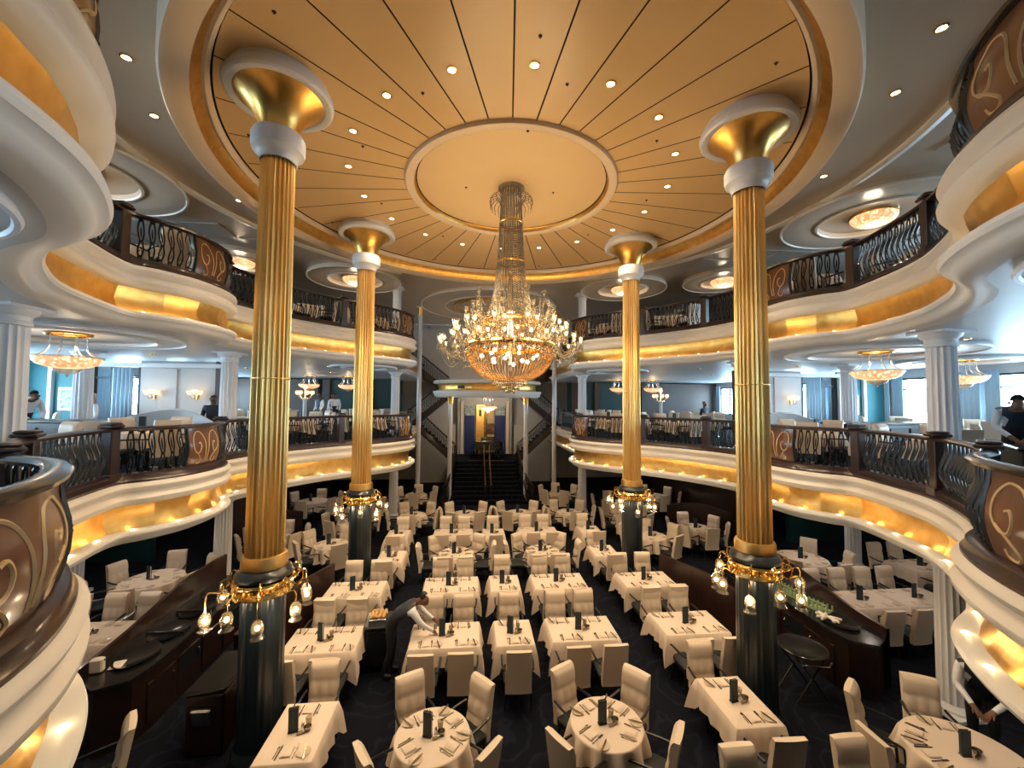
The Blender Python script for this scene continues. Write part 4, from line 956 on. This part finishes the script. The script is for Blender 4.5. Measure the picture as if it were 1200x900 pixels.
spoonP = single('table_spoon', MB().box((0, -0.03, 0.004), (0.009, 0.12, 0.006)).ball((0, 0.055, 0.007), 0.022, 10, 4, sx=0.75, sy=1.2, sz=0.3), 'silver', 'spoon')
cardP = single('table_card', MB().bevbox((0, 0, 0.02), (0.09, 0.012, 0.04), 0.004).bevbox((0, 0.02, 0.015), (0.08, 0.012, 0.03), 0.004), 'silver', 'holder')
def setting(tx, ty, z, ang, dist, desc, full):
    """one cover: seen from the seat at polar angle ang"""
    c, s = math.cos(ang), math.sin(ang)
    def W(side, rad): return (tx + rad*c - side*s, ty + rad*s + side*c, z)
    rz = ang + PI/2
    def put(P, side, rad, dr, what, gr): return P.at(W(side, rad), rz+dr+random.uniform(-.06, .06), what + ', ' + desc, gr)
    put(napP, 0.0, dist-0.13, 0, 'cream napkin', 'napkins on the tables')
    if full:
        put(knifeP, -0.095, dist-0.14, 0, 'silver knife', 'knives on the tables')
        put(forkP, 0.095, dist-0.14, 0, 'silver fork', 'forks on the tables')
        put(spoonP, -0.122, dist-0.14, 0, 'silver spoon', 'spoons on the tables')
        put(knifeP, 0.205, dist-0.115, 0.3, 'butter knife', 'butter knives on the tables').location.z += 0.013
    put(plateP, 0.195, dist-0.115, 0, 'bread plate', 'bread plates on the tables')
def table(kind, x, y, desc, chairs=None, rz=0, zf=0.0, level='full', menu=True, group='main floor', half=True):
    """chairs: list of polar angles (deg) round the table"""
    if half and abs(x) > 0.5: desc = desc + ', ' + H[1 if x > 0 else -1]
    shp = {'round': 'round', 'biground': 'large round', 'four': 'four-seat', 'two': 'two-seat', 'long': 'two-seat'}[kind]
    tableP.at((x, y, zf), rz, 'dark pedestal under the %s table, %s' % (shp, desc), group + ' tables')
    clothP[kind].at((x, y, zf), rz, 'cream cloth over the %s table, %s' % (shp, desc), group + ' tablecloths')
    if chairs is None:
        chairs = {'four': None, 'two': [(-90, 0.62, 0), (90, 0.62, 0)], 'long': [(-90, 0.70, 0), (90, 0.70, 0)]}.get(kind)
        if kind == 'four': chairs = [(-90, 0.60, -0.31), (-90, 0.60, 0.31), (90, 0.60, -0.31), (90, 0.60, 0.31)]
    for ch_ in chairs:
        a, d, off = ch_ if isinstance(ch_, tuple) else (ch_, {'round': 0.58, 'biground': 0.76}.get(kind, 0.62), 0)
        ar = R(a)+rz; px = x + d*math.cos(ar) - off*math.sin(ar); py = y + d*math.sin(ar) + off*math.cos(ar)
        jit = random.uniform(-0.05, 0.05)
        sn = math.sin(ar); dirn = ('angled ' if 0.3 < abs(sn) < 0.85 else '') + ('stair-backing' if sn > 0.3 else ('stair-facing' if sn < -0.3 else 'sideways'))
        wch = '' if kind in ('two', 'long') else (' rack-side' if px > x else ' trolley-side')
        seat = dirn + wch
        chairP.at((px, py, zf), ar+PI/2+jit, 'cream tufted armchair, %s, %s table, %s' % (seat, shp, desc), group + ' chairs')
        if level != 'none':
            dsc = '%s seat, %s table, %s' % (seat, shp, desc)
            if kind == 'four': setting(px, y, zf+0.753, ar, 0.40, dsc, level == 'full')
            elif kind in ('two', 'long'): setting(x, y, zf+0.753, ar, 0.41 if kind == 'two' else 0.46, dsc, level == 'full')
            else: setting(x, y, zf+0.753, ar, 0.45 if kind == 'round' else 0.58, dsc, level == 'full')
    if menu:
        menuP.at((x-0.06, y-0.02, zf+0.753), rz+PI/2+random.uniform(-0.5, 0.5), 'upright navy menu holder, %s table, %s' % (shp, desc), group + ' menus')
        if level != 'none':
            saltP.at((x+0.04, y+0.02, zf+0.753), 0, 'silver salt shaker, %s table, %s' % (shp, desc), group + ' shakers')
            bowlP.at((x+0.11, y-0.01, zf+0.753), 0, 'small silver sugar bowl, %s table, %s' % (shp, desc), group + ' sugar bowls')
            cardP.at((x+0.05, y-0.075, zf+0.753), rz+0.3, 'low silver sachet holder, %s table, %s' % (shp, desc), group + ' sachet holders')
            if level == 'full': glassP.at((x+0.09, y+0.08, zf+0.753), 0, 'clear tumbler, %s table, %s' % (shp, desc), group + ' tumblers')

# ================================================================== MAIN FLOOR TABLES
R6, R5, R4, R3, R2_, R1 = ('%s row from stairs' % q for q in ('sixth', 'fifth', 'fourth', 'third', 'second', 'first'))
for sx in (-1, 1):
    x = sx*1.12 - 0.14
    table('round', x, 5.3, R6, [(118, .50, 0), (42, .50, 0), (215, .52, 0), (322, .52, 0)])
    table('long', sx*2.95, 5.52, R6 + ' by gold column', [(-90, 0.60, 0), (90, 0.60, 0)])
    for y, rr in ((7.47, R5), (9.45, R4)): table('four', sx*1.24, y, rr + ' by aisle')
    for y, rr in ((7.5, R5), (9.38, R4)): table('four', sx*3.33, y, rr + ' by partition')
    table('round', sx*1.2, 11.38, R3, [(132, .62, 0), (48, .62, 0), (180, .68, 0), (0, .68, 0), (-90, .62, -.26), (-90, .62, .26)])
    table('two', sx*2.92, 11.25, R3 + ' by gold column')
    table('four', sx*1.36, 13.08, R2_, level='some')
    table('two', sx*3.07, 13.1, R2_ + ' end', level='some')
    table('round', sx*1.0, 15.3, R1, [135, 45, 190, -10, 236, 304], level='some')
    table('round', sx*2.92, 15.25, R1 + ' end', [120, 50, 190, -10, -90], level='some')
    table('round', sx*3.25, 18.5, 'beside the stair foot', [90, 30, 150, -90, 210, -30], level='some')
    table('round', sx*4.85, 12.36, 'behind the farther gold column', [80, 150, 20, 215, 300], level='some')
    table('round', sx*4.9, 14.55, 'past the farther gold column', [100, 170, 30, 240, 310], level='some')
    table('round', sx*6.75, 13.05, 'before the far partition', [90, 25, 160, 215, -90, -30], level='some')
    table('biground', sx*8.15, 10.3, 'under the side bay', [100, 40, 160, 220, 280, -20], level='some')
    table('four', sx*7.55, 8.05, 'behind the service console', level='some')
    table('four', sx*8.85, 8.05, 'beside the outer aisle', level='some')
    table('four', sx*10.9, 9.6, 'in the outer seating', level='some')
    table('four', sx*10.9, 7.2, 'near the outer wall', level='none')
    table('biground', sx*7.35, 17.6, 'under the far gallery', [90, 30, 150, 210, 270, 330], level='none')
    table('round', sx*5.2, 16.6, 'under the rounded gallery end', [90, 20, 160, 230, 310], level='none')
    if sx > 0: table('biground', sx*5.15, 4.45, 'under the near gallery nose', [(128, .72, 0), (175, .80, 0), (62, .70, 0), (232, .74, 0), (300, .76, 0)], level='full')
for y, rr in ((7.45, R5), (9.45, R4)): table('two', -0.02, y, rr + ' between the aisles')
table('two', -0.08, 13.0, R2_ + ' between the aisles', level='some')
for (x, y, rz, lb) in ((2.25, 4.15, PI, 'right before the two-seat table, rack half'), (3.65, 4.15, PI, 'between two-seat and large round tables, rack half'), (-5.2, 5.3, 2.2, 'alone beside the service console, trolley half')):
    chairP.at((x, y, 0), rz, 'cream tufted armchair standing %s' % lb, 'stray foreground chairs')

# ---------------------------------------------------------------- gallery tables
for zt, lev in DECKS:
    zf = zt-0.02
    for sx in (1, -1):
        names = {4.7: 'near nose', 6.9: 'before side bay', 9.3: 'inside side bay', 12.35: 'midway to stairs', 14.35: 'rounded end'}
        for y, off in ((4.7, 1.35), (6.9, 1.4), (9.3, 1.3), (12.35, 1.35), (14.35, 1.4)):
            if y == 4.7 and (lev == 'upper' or sx > 0): continue
            s = s_at_y(y); p, t, nn = eframe(s); q = p - nn*off
            a0 = math.degrees(math.atan2(nn.y, nn.x*sx))
            table('round', q.x*sx, q.y, '%s gallery railing, %s' % (lev, names[y]), [a0+62, a0-62, a0+125, a0-125], zf=zf, level='none', menu=(lev == 'lower'), group=lev+' gallery')
        if lev == 'lower':
            for (x, y, nm) in ((7.0, 15.6, 'inner gallery row'), (9.2, 15.9, 'outer gallery row'), (5.7, 18.9, 'gallery near stairs'), (9.8, 18.6, 'far outer gallery'), (10.6, 7.0, 'gallery beside console'), (12.6, 9.4, 'second gallery window'), (12.4, 5.6, 'third gallery window'), (12.9, 11.7, 'first gallery window'), (5.6, 21.0, 'gallery behind stairs')):
                table('round', sx*x, y, nm, [45, 135, 225, 315], zf=zf, level='none', menu=False, group='lower gallery inner')

# ================================================================== SERVICE CONSOLES
def console(sx):
    t = thing('service_console', 'long dark service console with a curved mahogany back, ' + H[sx], 'console', (sx*5.95, 8.2, 0), 0, 'service consoles')
    pl = [(-0.36, -1.72), (0.0, -1.95), (0.34, -1.75), (0.40, -1.4), (0.36, 0.2), (0.30, 1.7), (-0.40, 1.7), (-0.40, -1.5)]
    pl = [(-sx*x, y) for x, y in pl]; pl2 = [(x*1.06, y*1.02) for x, y in pl]
    obj('body', MB().prism(pl, 0.0, 0.88), 'dark_wood', t, smooth=False)
    obj('countertop', MB().prism(pl2, 0.88, 0.93), 'black_top', t, smooth=False)
    pr = catmull([(0.42, -1.75, 1.06), (0.45, -1.0, 1.10), (0.48, -0.2, 1.22), (0.46, 0.5, 1.36), (0.44, 1.2, 1.40), (0.42, 1.75, 1.40)], 6)
    obj('curved_back', MB().strip([[(sx*x-0.03, y, 0.05) for x, y, z in pr], [(sx*x-0.03, y, z) for x, y, z in pr], [(sx*x+0.03, y, z) for x, y, z in pr], [(sx*x+0.03, y, 0.05) for x, y, z in pr]]), 'mahogany', t)
    for k in range(5):
        yy = -1.25+0.62*k
        if k % 2: obj('shelf_bay', MB().box((-sx*0.385, yy, 0.55), (0.03, 0.5, 0.3)), 'black_top', t, smooth=False)
        d = obj('door', MB().bevbox((-sx*0.385, yy, 0.40), (0.025, 0.56, 0.58), 0.008), 'dark_wood', t, smooth=False)
        obj('handle', MB().tube([(-sx*0.405, yy+0.2, 0.45), (-sx*0.43, yy+0.2, 0.47), (-sx*0.43, yy+0.2, 0.57), (-sx*0.405, yy+0.2, 0.59)], 0.008, 5), 'steel', d)
    for yy in (-1.0, -0.3, 0.4): obj('divider', MB().box((0, yy+0.36, 0.955), (0.6, 0.025, 0.05)), 'dark_wood', t, smooth=False)
    return t
for sx in (1, -1):
    console(sx)
    TR = lambda: MB().lathe([(0.001, 0.0), (0.27, 0.0), (0.30, 0.02), (0.31, 0.035), (0.29, 0.03), (0.26, 0.012), (0.001, 0.012)], 36, sx=0.86, sy=1.1)
    for k, yy in enumerate((6.95, 7.62, 8.35, 9.0)):
        if sx > 0 and k in (1, 2): continue
        o = obj('serving_tray', TR(), 'black_top', None, (sx*5.93, yy, 0.935)); tag(o, 'large oval black serving tray, %s from the near end of the service console, %s' % (('first', 'second', 'third', 'fourth')[k], H[sx]), 'tray', 'serving trays on the consoles')
    # curved low partition
    pr = catmull([(4.05, 10.1, 1.05), (4.3, 9.5, 1.05), (4.52, 9.0, 1.05), (4.66, 8.4, 1.05), (4.72, 7.85, 1.02), (4.74, 7.4, 0.95)], 6)
    o = obj('curved_partition', MB().strip([[(sx*(x-0.04), y, 0) for x, y, z in pr], [(sx*(x-0.04), y, z) for x, y, z in pr], [(sx*(x+0.04), y+0.01, z) for x, y, z in pr], [(sx*(x+0.04), y+0.01, 0) for x, y, z in pr]]), 'mahogany')
    tag(o, 'curved low mahogany partition beside the outer four-seat tables, ' + H[sx], 'partition', 'curved partitions')
    pr = catmull([(6.7, 15.0, 1.0), (7.3, 14.9, 1.1), (7.9, 14.5, 1.15), (8.45, 13.8, 1.0)], 6)
    o = obj('curved_partition', MB().strip([[(sx*x, y-0.05, 0) for x, y, z in pr], [(sx*x, y-0.05, z) for x, y, z in pr], [(sx*x, y+0.05, z) for x, y, z in pr], [(sx*x, y+0.05, 0) for x, y, z in pr]]), 'mahogany')
    tag(o, 'curved mahogany partition under the gallery beyond the side bay, ' + H[sx], 'partition', 'far curved partitions')
    if sx > 0: continue
    c2 = thing('service_counter', 'small dark sloped service counter beside the gold column, ' + H[sx], 'counter', (sx*4.45, 6.6, 0), 0, 'service counters')
    obj('body', MB().bevbox((0, 0, 0.42), (0.5, 0.9, 0.82), 0.02), 'dark_wood', c2, smooth=False)
    obj('sloped_top', MB().bevbox((0, 0, 0.88), (0.56, 0.96, 0.06), 0.02, ry=sx*0.12), 'black_top', c2, smooth=False)
    obj('steel_bin', MB().bevbox((sx*0.02, -0.47, 0.55), (0.26, 0.06, 0.26), 0.02, rx=0.25), 'steel', c2, smooth=False)
    for zz in (0.3, 0.55): obj('drawer', MB().bevbox((-sx*0.255, 0.1, zz), (0.02, 0.5, 0.2), 0.006), 'dark_wood', c2, smooth=False)
# things on and round the consoles
o = obj('dropped_napkin', MB().bevbox((0, 0, 0.012), (0.16, 0.2, 0.02), 0.008), 'cream_cloth', None, (-6.05, 6.75, 0.935), 0.3); tag(o, 'cream folded cloth on the near end of a service console', 'napkin')
cr_ = thing('cutlery_caddy', 'cream upright caddy with dark handles on the console end', 'caddy', (-6.22, 6.62, 0.935), 0.2)
obj('box', MB().bevbox((0, 0, 0.10), (0.16, 0.10, 0.2), 0.02), 'cream_cloth', cr_); obj('grip', MB().tube([(0.04, 0, 0.08), (0.06, 0, 0.18), (0.1, 0, 0.16)], 0.012, 5), 'iron', cr_)
for k in range(2):
    rk = thing('plate_rack', 'pale green slatted rack on the service console, %s the napkin heap' % ('farther from', 'nearer to')[k], 'rack', (5.88+0.05*k, 7.72-0.62*k+0.35, 0.935), 0.15+0.2*k, 'green racks on the console')
    obj('base', MB().box((0, 0, 0.015), (0.22, 0.52, 0.03)), 'green_rack', rk, smooth=False)
    for q in range(7):
        for xx_, hh in ((-0.10, 0.15), (0.10, 0.11)): obj('slat', MB().box((xx_, -0.24+0.08*q, 0.015+hh/2), (0.02, 0.03, hh)), 'green_rack', rk, smooth=False)
    obj('top_bar', MB().box((-0.10, 0, 0.17), (0.025, 0.52, 0.02)), 'green_rack', rk, smooth=False)
for k in range(9):
    a = k*0.7; o = obj('rolled_napkin', MB().tube([(-0.10, 0, 0.0), (0, 0, 0.0), (0.10, 0, 0.0)], [0.022, 0.03, 0.022], 8), 'cream_cloth', None, (5.80+0.10*math.cos(a)*(k % 3)/2, 7.05+0.13*math.sin(a), 0.96+0.03*(k // 5)), a)
    tag(o, 'rolled white napkin in a loose heap on the service console', 'napkin', 'heap of rolled napkins')
st_ = thing('tray_stand', 'folding stand with a round black tray beside the gold column', 'stand', (4.85, 6.55, 0))
obj('tray', MB().lathe([(0.001, 0.76), (0.34, 0.76), (0.38, 0.785), (0.37, 0.795), (0.33, 0.775), (0.001, 0.775)], 36), 'black_top', st_)
obj('bracket', MB().tube([(-0.36, -0.2, 0.72), (-0.3, -0.34, 0.70), (0.1, -0.42, 0.70), (0.2, -0.36, 0.72)], 0.014, 6), 'steel', st_)
for a in (0.6, -0.6):
    obj('leg', MB().tube([(-0.3*math.sin(a)/0.6, -0.2, 0.75), (0.3*math.sin(a)/0.6, -0.2, 0.0)], 0.016, 5).tube([(-0.3*math.sin(a)/0.6, 0.2, 0.75), (0.3*math.sin(a)/0.6, 0.2, 0.0)], 0.016, 5), 'iron', st_)
# waiter's trolley with bread tray
tr_ = thing('service_trolley', 'dark service trolley with a tray of bread between the four-seat tables', 'trolley', (-2.5, 7.95, 0), 0.1)
obj('cabinet', MB().bevbox((0, 0, 0.42), (0.42, 0.5, 0.66), 0.03), 'black_top', tr_, smooth=False)
obj('upper_tray', MB().bevbox((0, 0, 0.80), (0.5, 0.56, 0.06), 0.02), 'iron', tr_, smooth=False)
obj('basket', MB().bevbox((-0.02, 0.05, 0.85), (0.30, 0.34, 0.06), 0.01), 'steel', tr_, smooth=False)
for sx in (-1, 1):
    for sy in (-1, 1): obj('caster', MB().ball((sx*0.17, sy*0.2, 0.045), 0.045, 8, 6), 'iron', tr_)
random.seed(3)
BRM = MB().ball((0, 0, 0), 0.035, 8, 5, sx=1.3).mesh('bread_roll', 'bread')
for k in range(16):
    o = link('bread_roll', BRM, None, (-2.63+0.075*(k % 4)+random.uniform(-.01, .01), 7.88+0.075*(k//4)+random.uniform(-.01, .01), 0.905), random.uniform(0, 3)); tag(o, 'small golden bread roll in the trolley basket', 'bread', 'bread rolls in the trolley')

# ================================================================== PEOPLE
def figure(name, label, J, loc, rz, skin='skin', top='shirt', vest='vest', hair='hair', group=None, scale=1.0, hairlen=0):
    """J: joint positions (local metres). One skinned continuous body, coloured by region; hair is a child."""
    order = ['pel', 'belly', 'chest', 'neck0', 'neck', 'chin', 'face', 'crown', 'shL', 'elL', 'wrL', 'shR', 'elR', 'wrR', 'hipL', 'knL', 'anL', 'toL', 'hipR', 'knR', 'anR', 'toR']
    rad = dict(pel=.145, belly=.135, chest=.15, neck0=.075, neck=.052, chin=.086, face=.120, crown=.096, shL=.075, elL=.05, wrL=.034, shR=.075, elR=.05, wrR=.034, hipL=.10, knL=.066, anL=.045, toL=.035, hipR=.10, knR=.066, anR=.045, toR=.035)
    E = [('pel', 'belly', 2), ('belly', 'chest', 1), ('chest', 'neck0', 1), ('neck0', 'neck', 3), ('neck', 'chin', 3), ('chin', 'face', 3), ('face', 'crown', 3), ('chest', 'shL', 1), ('shL', 'elL', 0), ('elL', 'wrL', 0), ('chest', 'shR', 1), ('shR', 'elR', 0), ('elR', 'wrR', 0),
         ('pel', 'hipL', 2), ('hipL', 'knL', 2), ('knL', 'anL', 2), ('anL', 'toL', 2), ('pel', 'hipR', 2), ('hipR', 'knR', 2), ('knR', 'anR', 2), ('anR', 'toR', 2)]
    V = {k: Vector(J[k]) for k in order}
    fwd = (V['chin']-V['face']); fdir = Vector(J.get('look', (0, 1, 0))).normalized()
    names = list(order)
    def addv(k, p, r): V[k] = Vector(p); rad[k] = r; names.append(k)
    addv('nose', V['face'] + fdir*0.105 + Vector((0, 0, -0.015)), 0.016); E.append(('face', 'nose', 3))
    for s in 'LR':
        d = (V['wr'+s]-V['el'+s]).normalized(); side = d.cross(Vector((0, 0, 1)));
        side = side.normalized() if side.length > 0.1 else Vector((1, 0, 0)); nrm = side.cross(d)
        pal = V['wr'+s] + d*0.06; addv('pal'+s, pal, 0.032); E.append(('wr'+s, 'pal'+s, 3))
        for q, (o_, L_) in enumerate(((-0.030, 0.075), (-0.010, 0.088), (0.010, 0.082), (0.030, 0.065))):
            a = pal + d*0.05 + side*o_; b = a + d*L_*0.5 - nrm*0.008; c = b + d*L_*0.42 - nrm*0.028
            addv('f%s%d' % (s, q), a, 0.011); addv('g%s%d' % (s, q), b, 0.0095); addv('h%s%d' % (s, q), c, 0.008)
            E += [('pal'+s, 'f%s%d' % (s, q), 3), ('f%s%d' % (s, q), 'g%s%d' % (s, q), 3), ('g%s%d' % (s, q), 'h%s%d' % (s, q), 3)]
        sg = -1 if s == 'L' else 1
        addv('t'+s, pal + side*sg*0.045 + d*0.02, 0.012); addv('u'+s, pal + side*sg*0.06 + d*0.06 - nrm*0.01, 0.009)
        E += [('pal'+s, 't'+s, 3), ('t'+s, 'u'+s, 3)]
    me = bpy.data.meshes.new('tmp'); idx = {k: i for i, k in enumerate(names)}
    me.from_pydata([tuple(V[k]) for k in names], [(idx[a], idx[b]) for a, b, _ in E], [])
    tmp = bpy.data.objects.new('tmp', me); C.objects.link(tmp)
    md = tmp.modifiers.new('s', 'SKIN'); md.use_smooth_shade = True
    for k in names:
        sv = me.skin_vertices[0].data[idx[k]]; r = rad[k]
        sv.radius = (r*1.18, r*0.85) if k in ('pel', 'belly', 'chest') else (r, r)
        sv.use_root = (k == 'pel')
    sb = tmp.modifiers.new('u', 'SUBSURF'); sb.levels = 1; sb.render_levels = 1
    dg = bpy.context.evaluated_depsgraph_get(); ev = tmp.evaluated_get(dg); nm = bpy.data.meshes.new_from_object(ev); bpy.data.objects.remove(tmp)
    nm.name = name; nm.materials.clear()
    for m_ in (top, vest, 'trousers', skin): nm.materials.append(MATS[m_])
    segs = [(V[a], V[b], m_) for a, b, m_ in E]
    for p in nm.polygons:
        c = p.center; best = 9; bm_ = 0
        for a, b, m_ in segs:
            ab = b-a; t = max(0, min(1, (c-a).dot(ab)/max(1e-9, ab.length_squared))); dd = (c-a-ab*t).length
            if dd < best: best, bm_ = dd, m_
        p.material_index = bm_; p.use_smooth = True
    o = link(name, nm, None, loc, rz); o.scale = (scale,)*3; tag(o, label, 'person', group)
    hd = V['face']; up = (V['crown']-V['chin']).normalized()
    hc = hd + up*0.038 - fdir*0.022
    hb = MB().ball((0, 0, 0), 0.077, 16, 12, sz=1.1)
    vv = []
    for v in hb.v:
        q = Vector(v)
        if q.dot(fdir) > 0.015 and q.dot(up) < 0.050: q = q*0.62 - fdir*0.02     # leaves the face free
        elif q.dot(up) < -0.035: q = q*0.6 + up*0.02                              # tucks in above the neck
        vv.append(tuple(q+hc))
    hb.v = vv; obj('hair', hb, hair, o)
    for sg in (-1, 1):
        sd = fdir.cross(up).normalized()*sg
        obj('ear', MB().ball(tuple(hd+sd*0.088), 0.022, 6, 4), skin, o)
        obj('eye', MB().ball(tuple(hd+sd*0.032+fdir*0.080+up*0.012), 0.010, 6, 4), 'hair', o)
    obj('mouth', MB().box(tuple(hd+fdir*0.074-up*0.055), (0.04, 0.012, 0.008), rz=math.atan2(fdir.y, fdir.x)-PI/2), 'portrait', o, smooth=False)
    return o
def stand(**kw):
    J = dict(pel=(0, 0, .95), belly=(0, 0, 1.10), chest=(0, 0.0, 1.30), neck0=(0, 0, 1.44), neck=(0, 0, 1.50), chin=(0, .02, 1.56), face=(0, .02, 1.63), crown=(0, .0, 1.71), shL=(-.19, 0, 1.40), elL=(-.25, -.02, 1.13), wrL=(-.22, .12, .92), shR=(.19, 0, 1.40), elR=(.25, -.02, 1.13), wrR=(.22, .12, .92),
             hipL=(-.09, 0, .90), knL=(-.10, .02, .50), anL=(-.10, -.02, .08), toL=(-.11, .14, .04), hipR=(.09, 0, .90), knR=(.10, .02, .50), anR=(.10, -.02, .08), toR=(.11, .14, .04))
    J.update(kw); return J
# waiter laying the table: leans over the four-seat table from its side (faces +x)
leanJ = stand(belly=(0, .10, 1.06), chest=(0, .30, 1.20), neck0=(0, .43, 1.27), neck=(0, .48, 1.29), chin=(0, .55, 1.27), face=(0, .58, 1.32), crown=(0, .58, 1.40), shL=(-.19, .38, 1.22), elL=(-.24, .52, 1.02), wrL=(-.18, .72, .88), shR=(.19, .38, 1.22), elR=(.23, .56, 1.0), wrR=(.15, .74, .84), look=(0, .75, -.65),
              knL=(-.10, .03, .50), anR=(.10, -.12, .08), toR=(.11, .04, .04))
figure('person', 'waiter in navy vest and white sleeves leaning over a four-seat table beside the trolley', leanJ, (-2.22, 7.62, 0), -PI/2)
bendJ = stand(belly=(0, .08, 1.08), chest=(0, .20, 1.27), neck0=(0, .30, 1.36), neck=(0, .34, 1.39), chin=(0, .40, 1.39), face=(0, .42, 1.45), crown=(0, .41, 1.53), shL=(-.19, .24, 1.32), elL=(-.24, .30, 1.05), wrL=(-.10, .48, .93), shR=(.19, .24, 1.32), elR=(.24, .30, 1.05), wrR=(.10, .48, .93), look=(0, .75, -.6))
figure('person', 'waiter in dark vest and white sleeves with joined hands beside a large round table', bendJ, (6.35, 5.15, 0), 2.2)
figure('person', 'waiter in dark vest and white shirt bending over a console on the lower gallery', bendJ, (7.98, 5.72, 3.52), 2.2)
cs = thing('gallery_console', 'low dark serving cabinet on the lower gallery beside the bending waiter', 'console', (7.25, 5.10, 3.52), 0.75)
obj('body', MB().bevbox((0, 0, 0.40), (1.3, 0.45, 0.78), 0.02), 'dark_wood', cs, smooth=False); obj('top', MB().bevbox((0, 0, 0.81), (1.38, 0.5, 0.05), 0.02), 'black_top', cs, smooth=False)
figure('person', 'waiter in white shirt leaning behind the console on the lower gallery near the teal wall', bendJ, (-11.2, 10.4, 3.52), -1.9, top='shirt', vest='shirt')
figure('person', 'grey-haired person in pale clothes near a gallery window behind the wave screen', stand(), (-11.3, 12.3, 3.32), 2.5, skin='skin_light', vest='curtain', hair='hair_grey')
for k, (x, y, rz) in enumerate(((-7.9, 19.6, 2.6), (-7.35, 20.0, 3.4), (-8.05, 21.9, 3.0))):
    figure('person', ('dark-vested waiter with hands clasped standing at the far end of the lower gallery', 'white-shirted waiter standing between two others at the far gallery end', 'tall waiter in dark vest and white sleeves standing by the far green wall')[k], stand(), (x, y, 3.52), rz, vest=('vest', 'shirt', 'vest')[k])
figure('person', 'waiter in dark vest standing before the bright far gallery window', stand(), (10.9, 16.6, 3.52), 2.9)
figure('person', 'person in dark clothes at a table near the far gallery windows', stand(), (9.4, 16.9, 3.25), 3.6, top='vest', vest='vest')
figure('person', 'person in dark clothes near the pale sconce wall of the lower gallery', stand(), (-8.35, 12.6, 3.30), 3.6, top='vest', vest='vest')
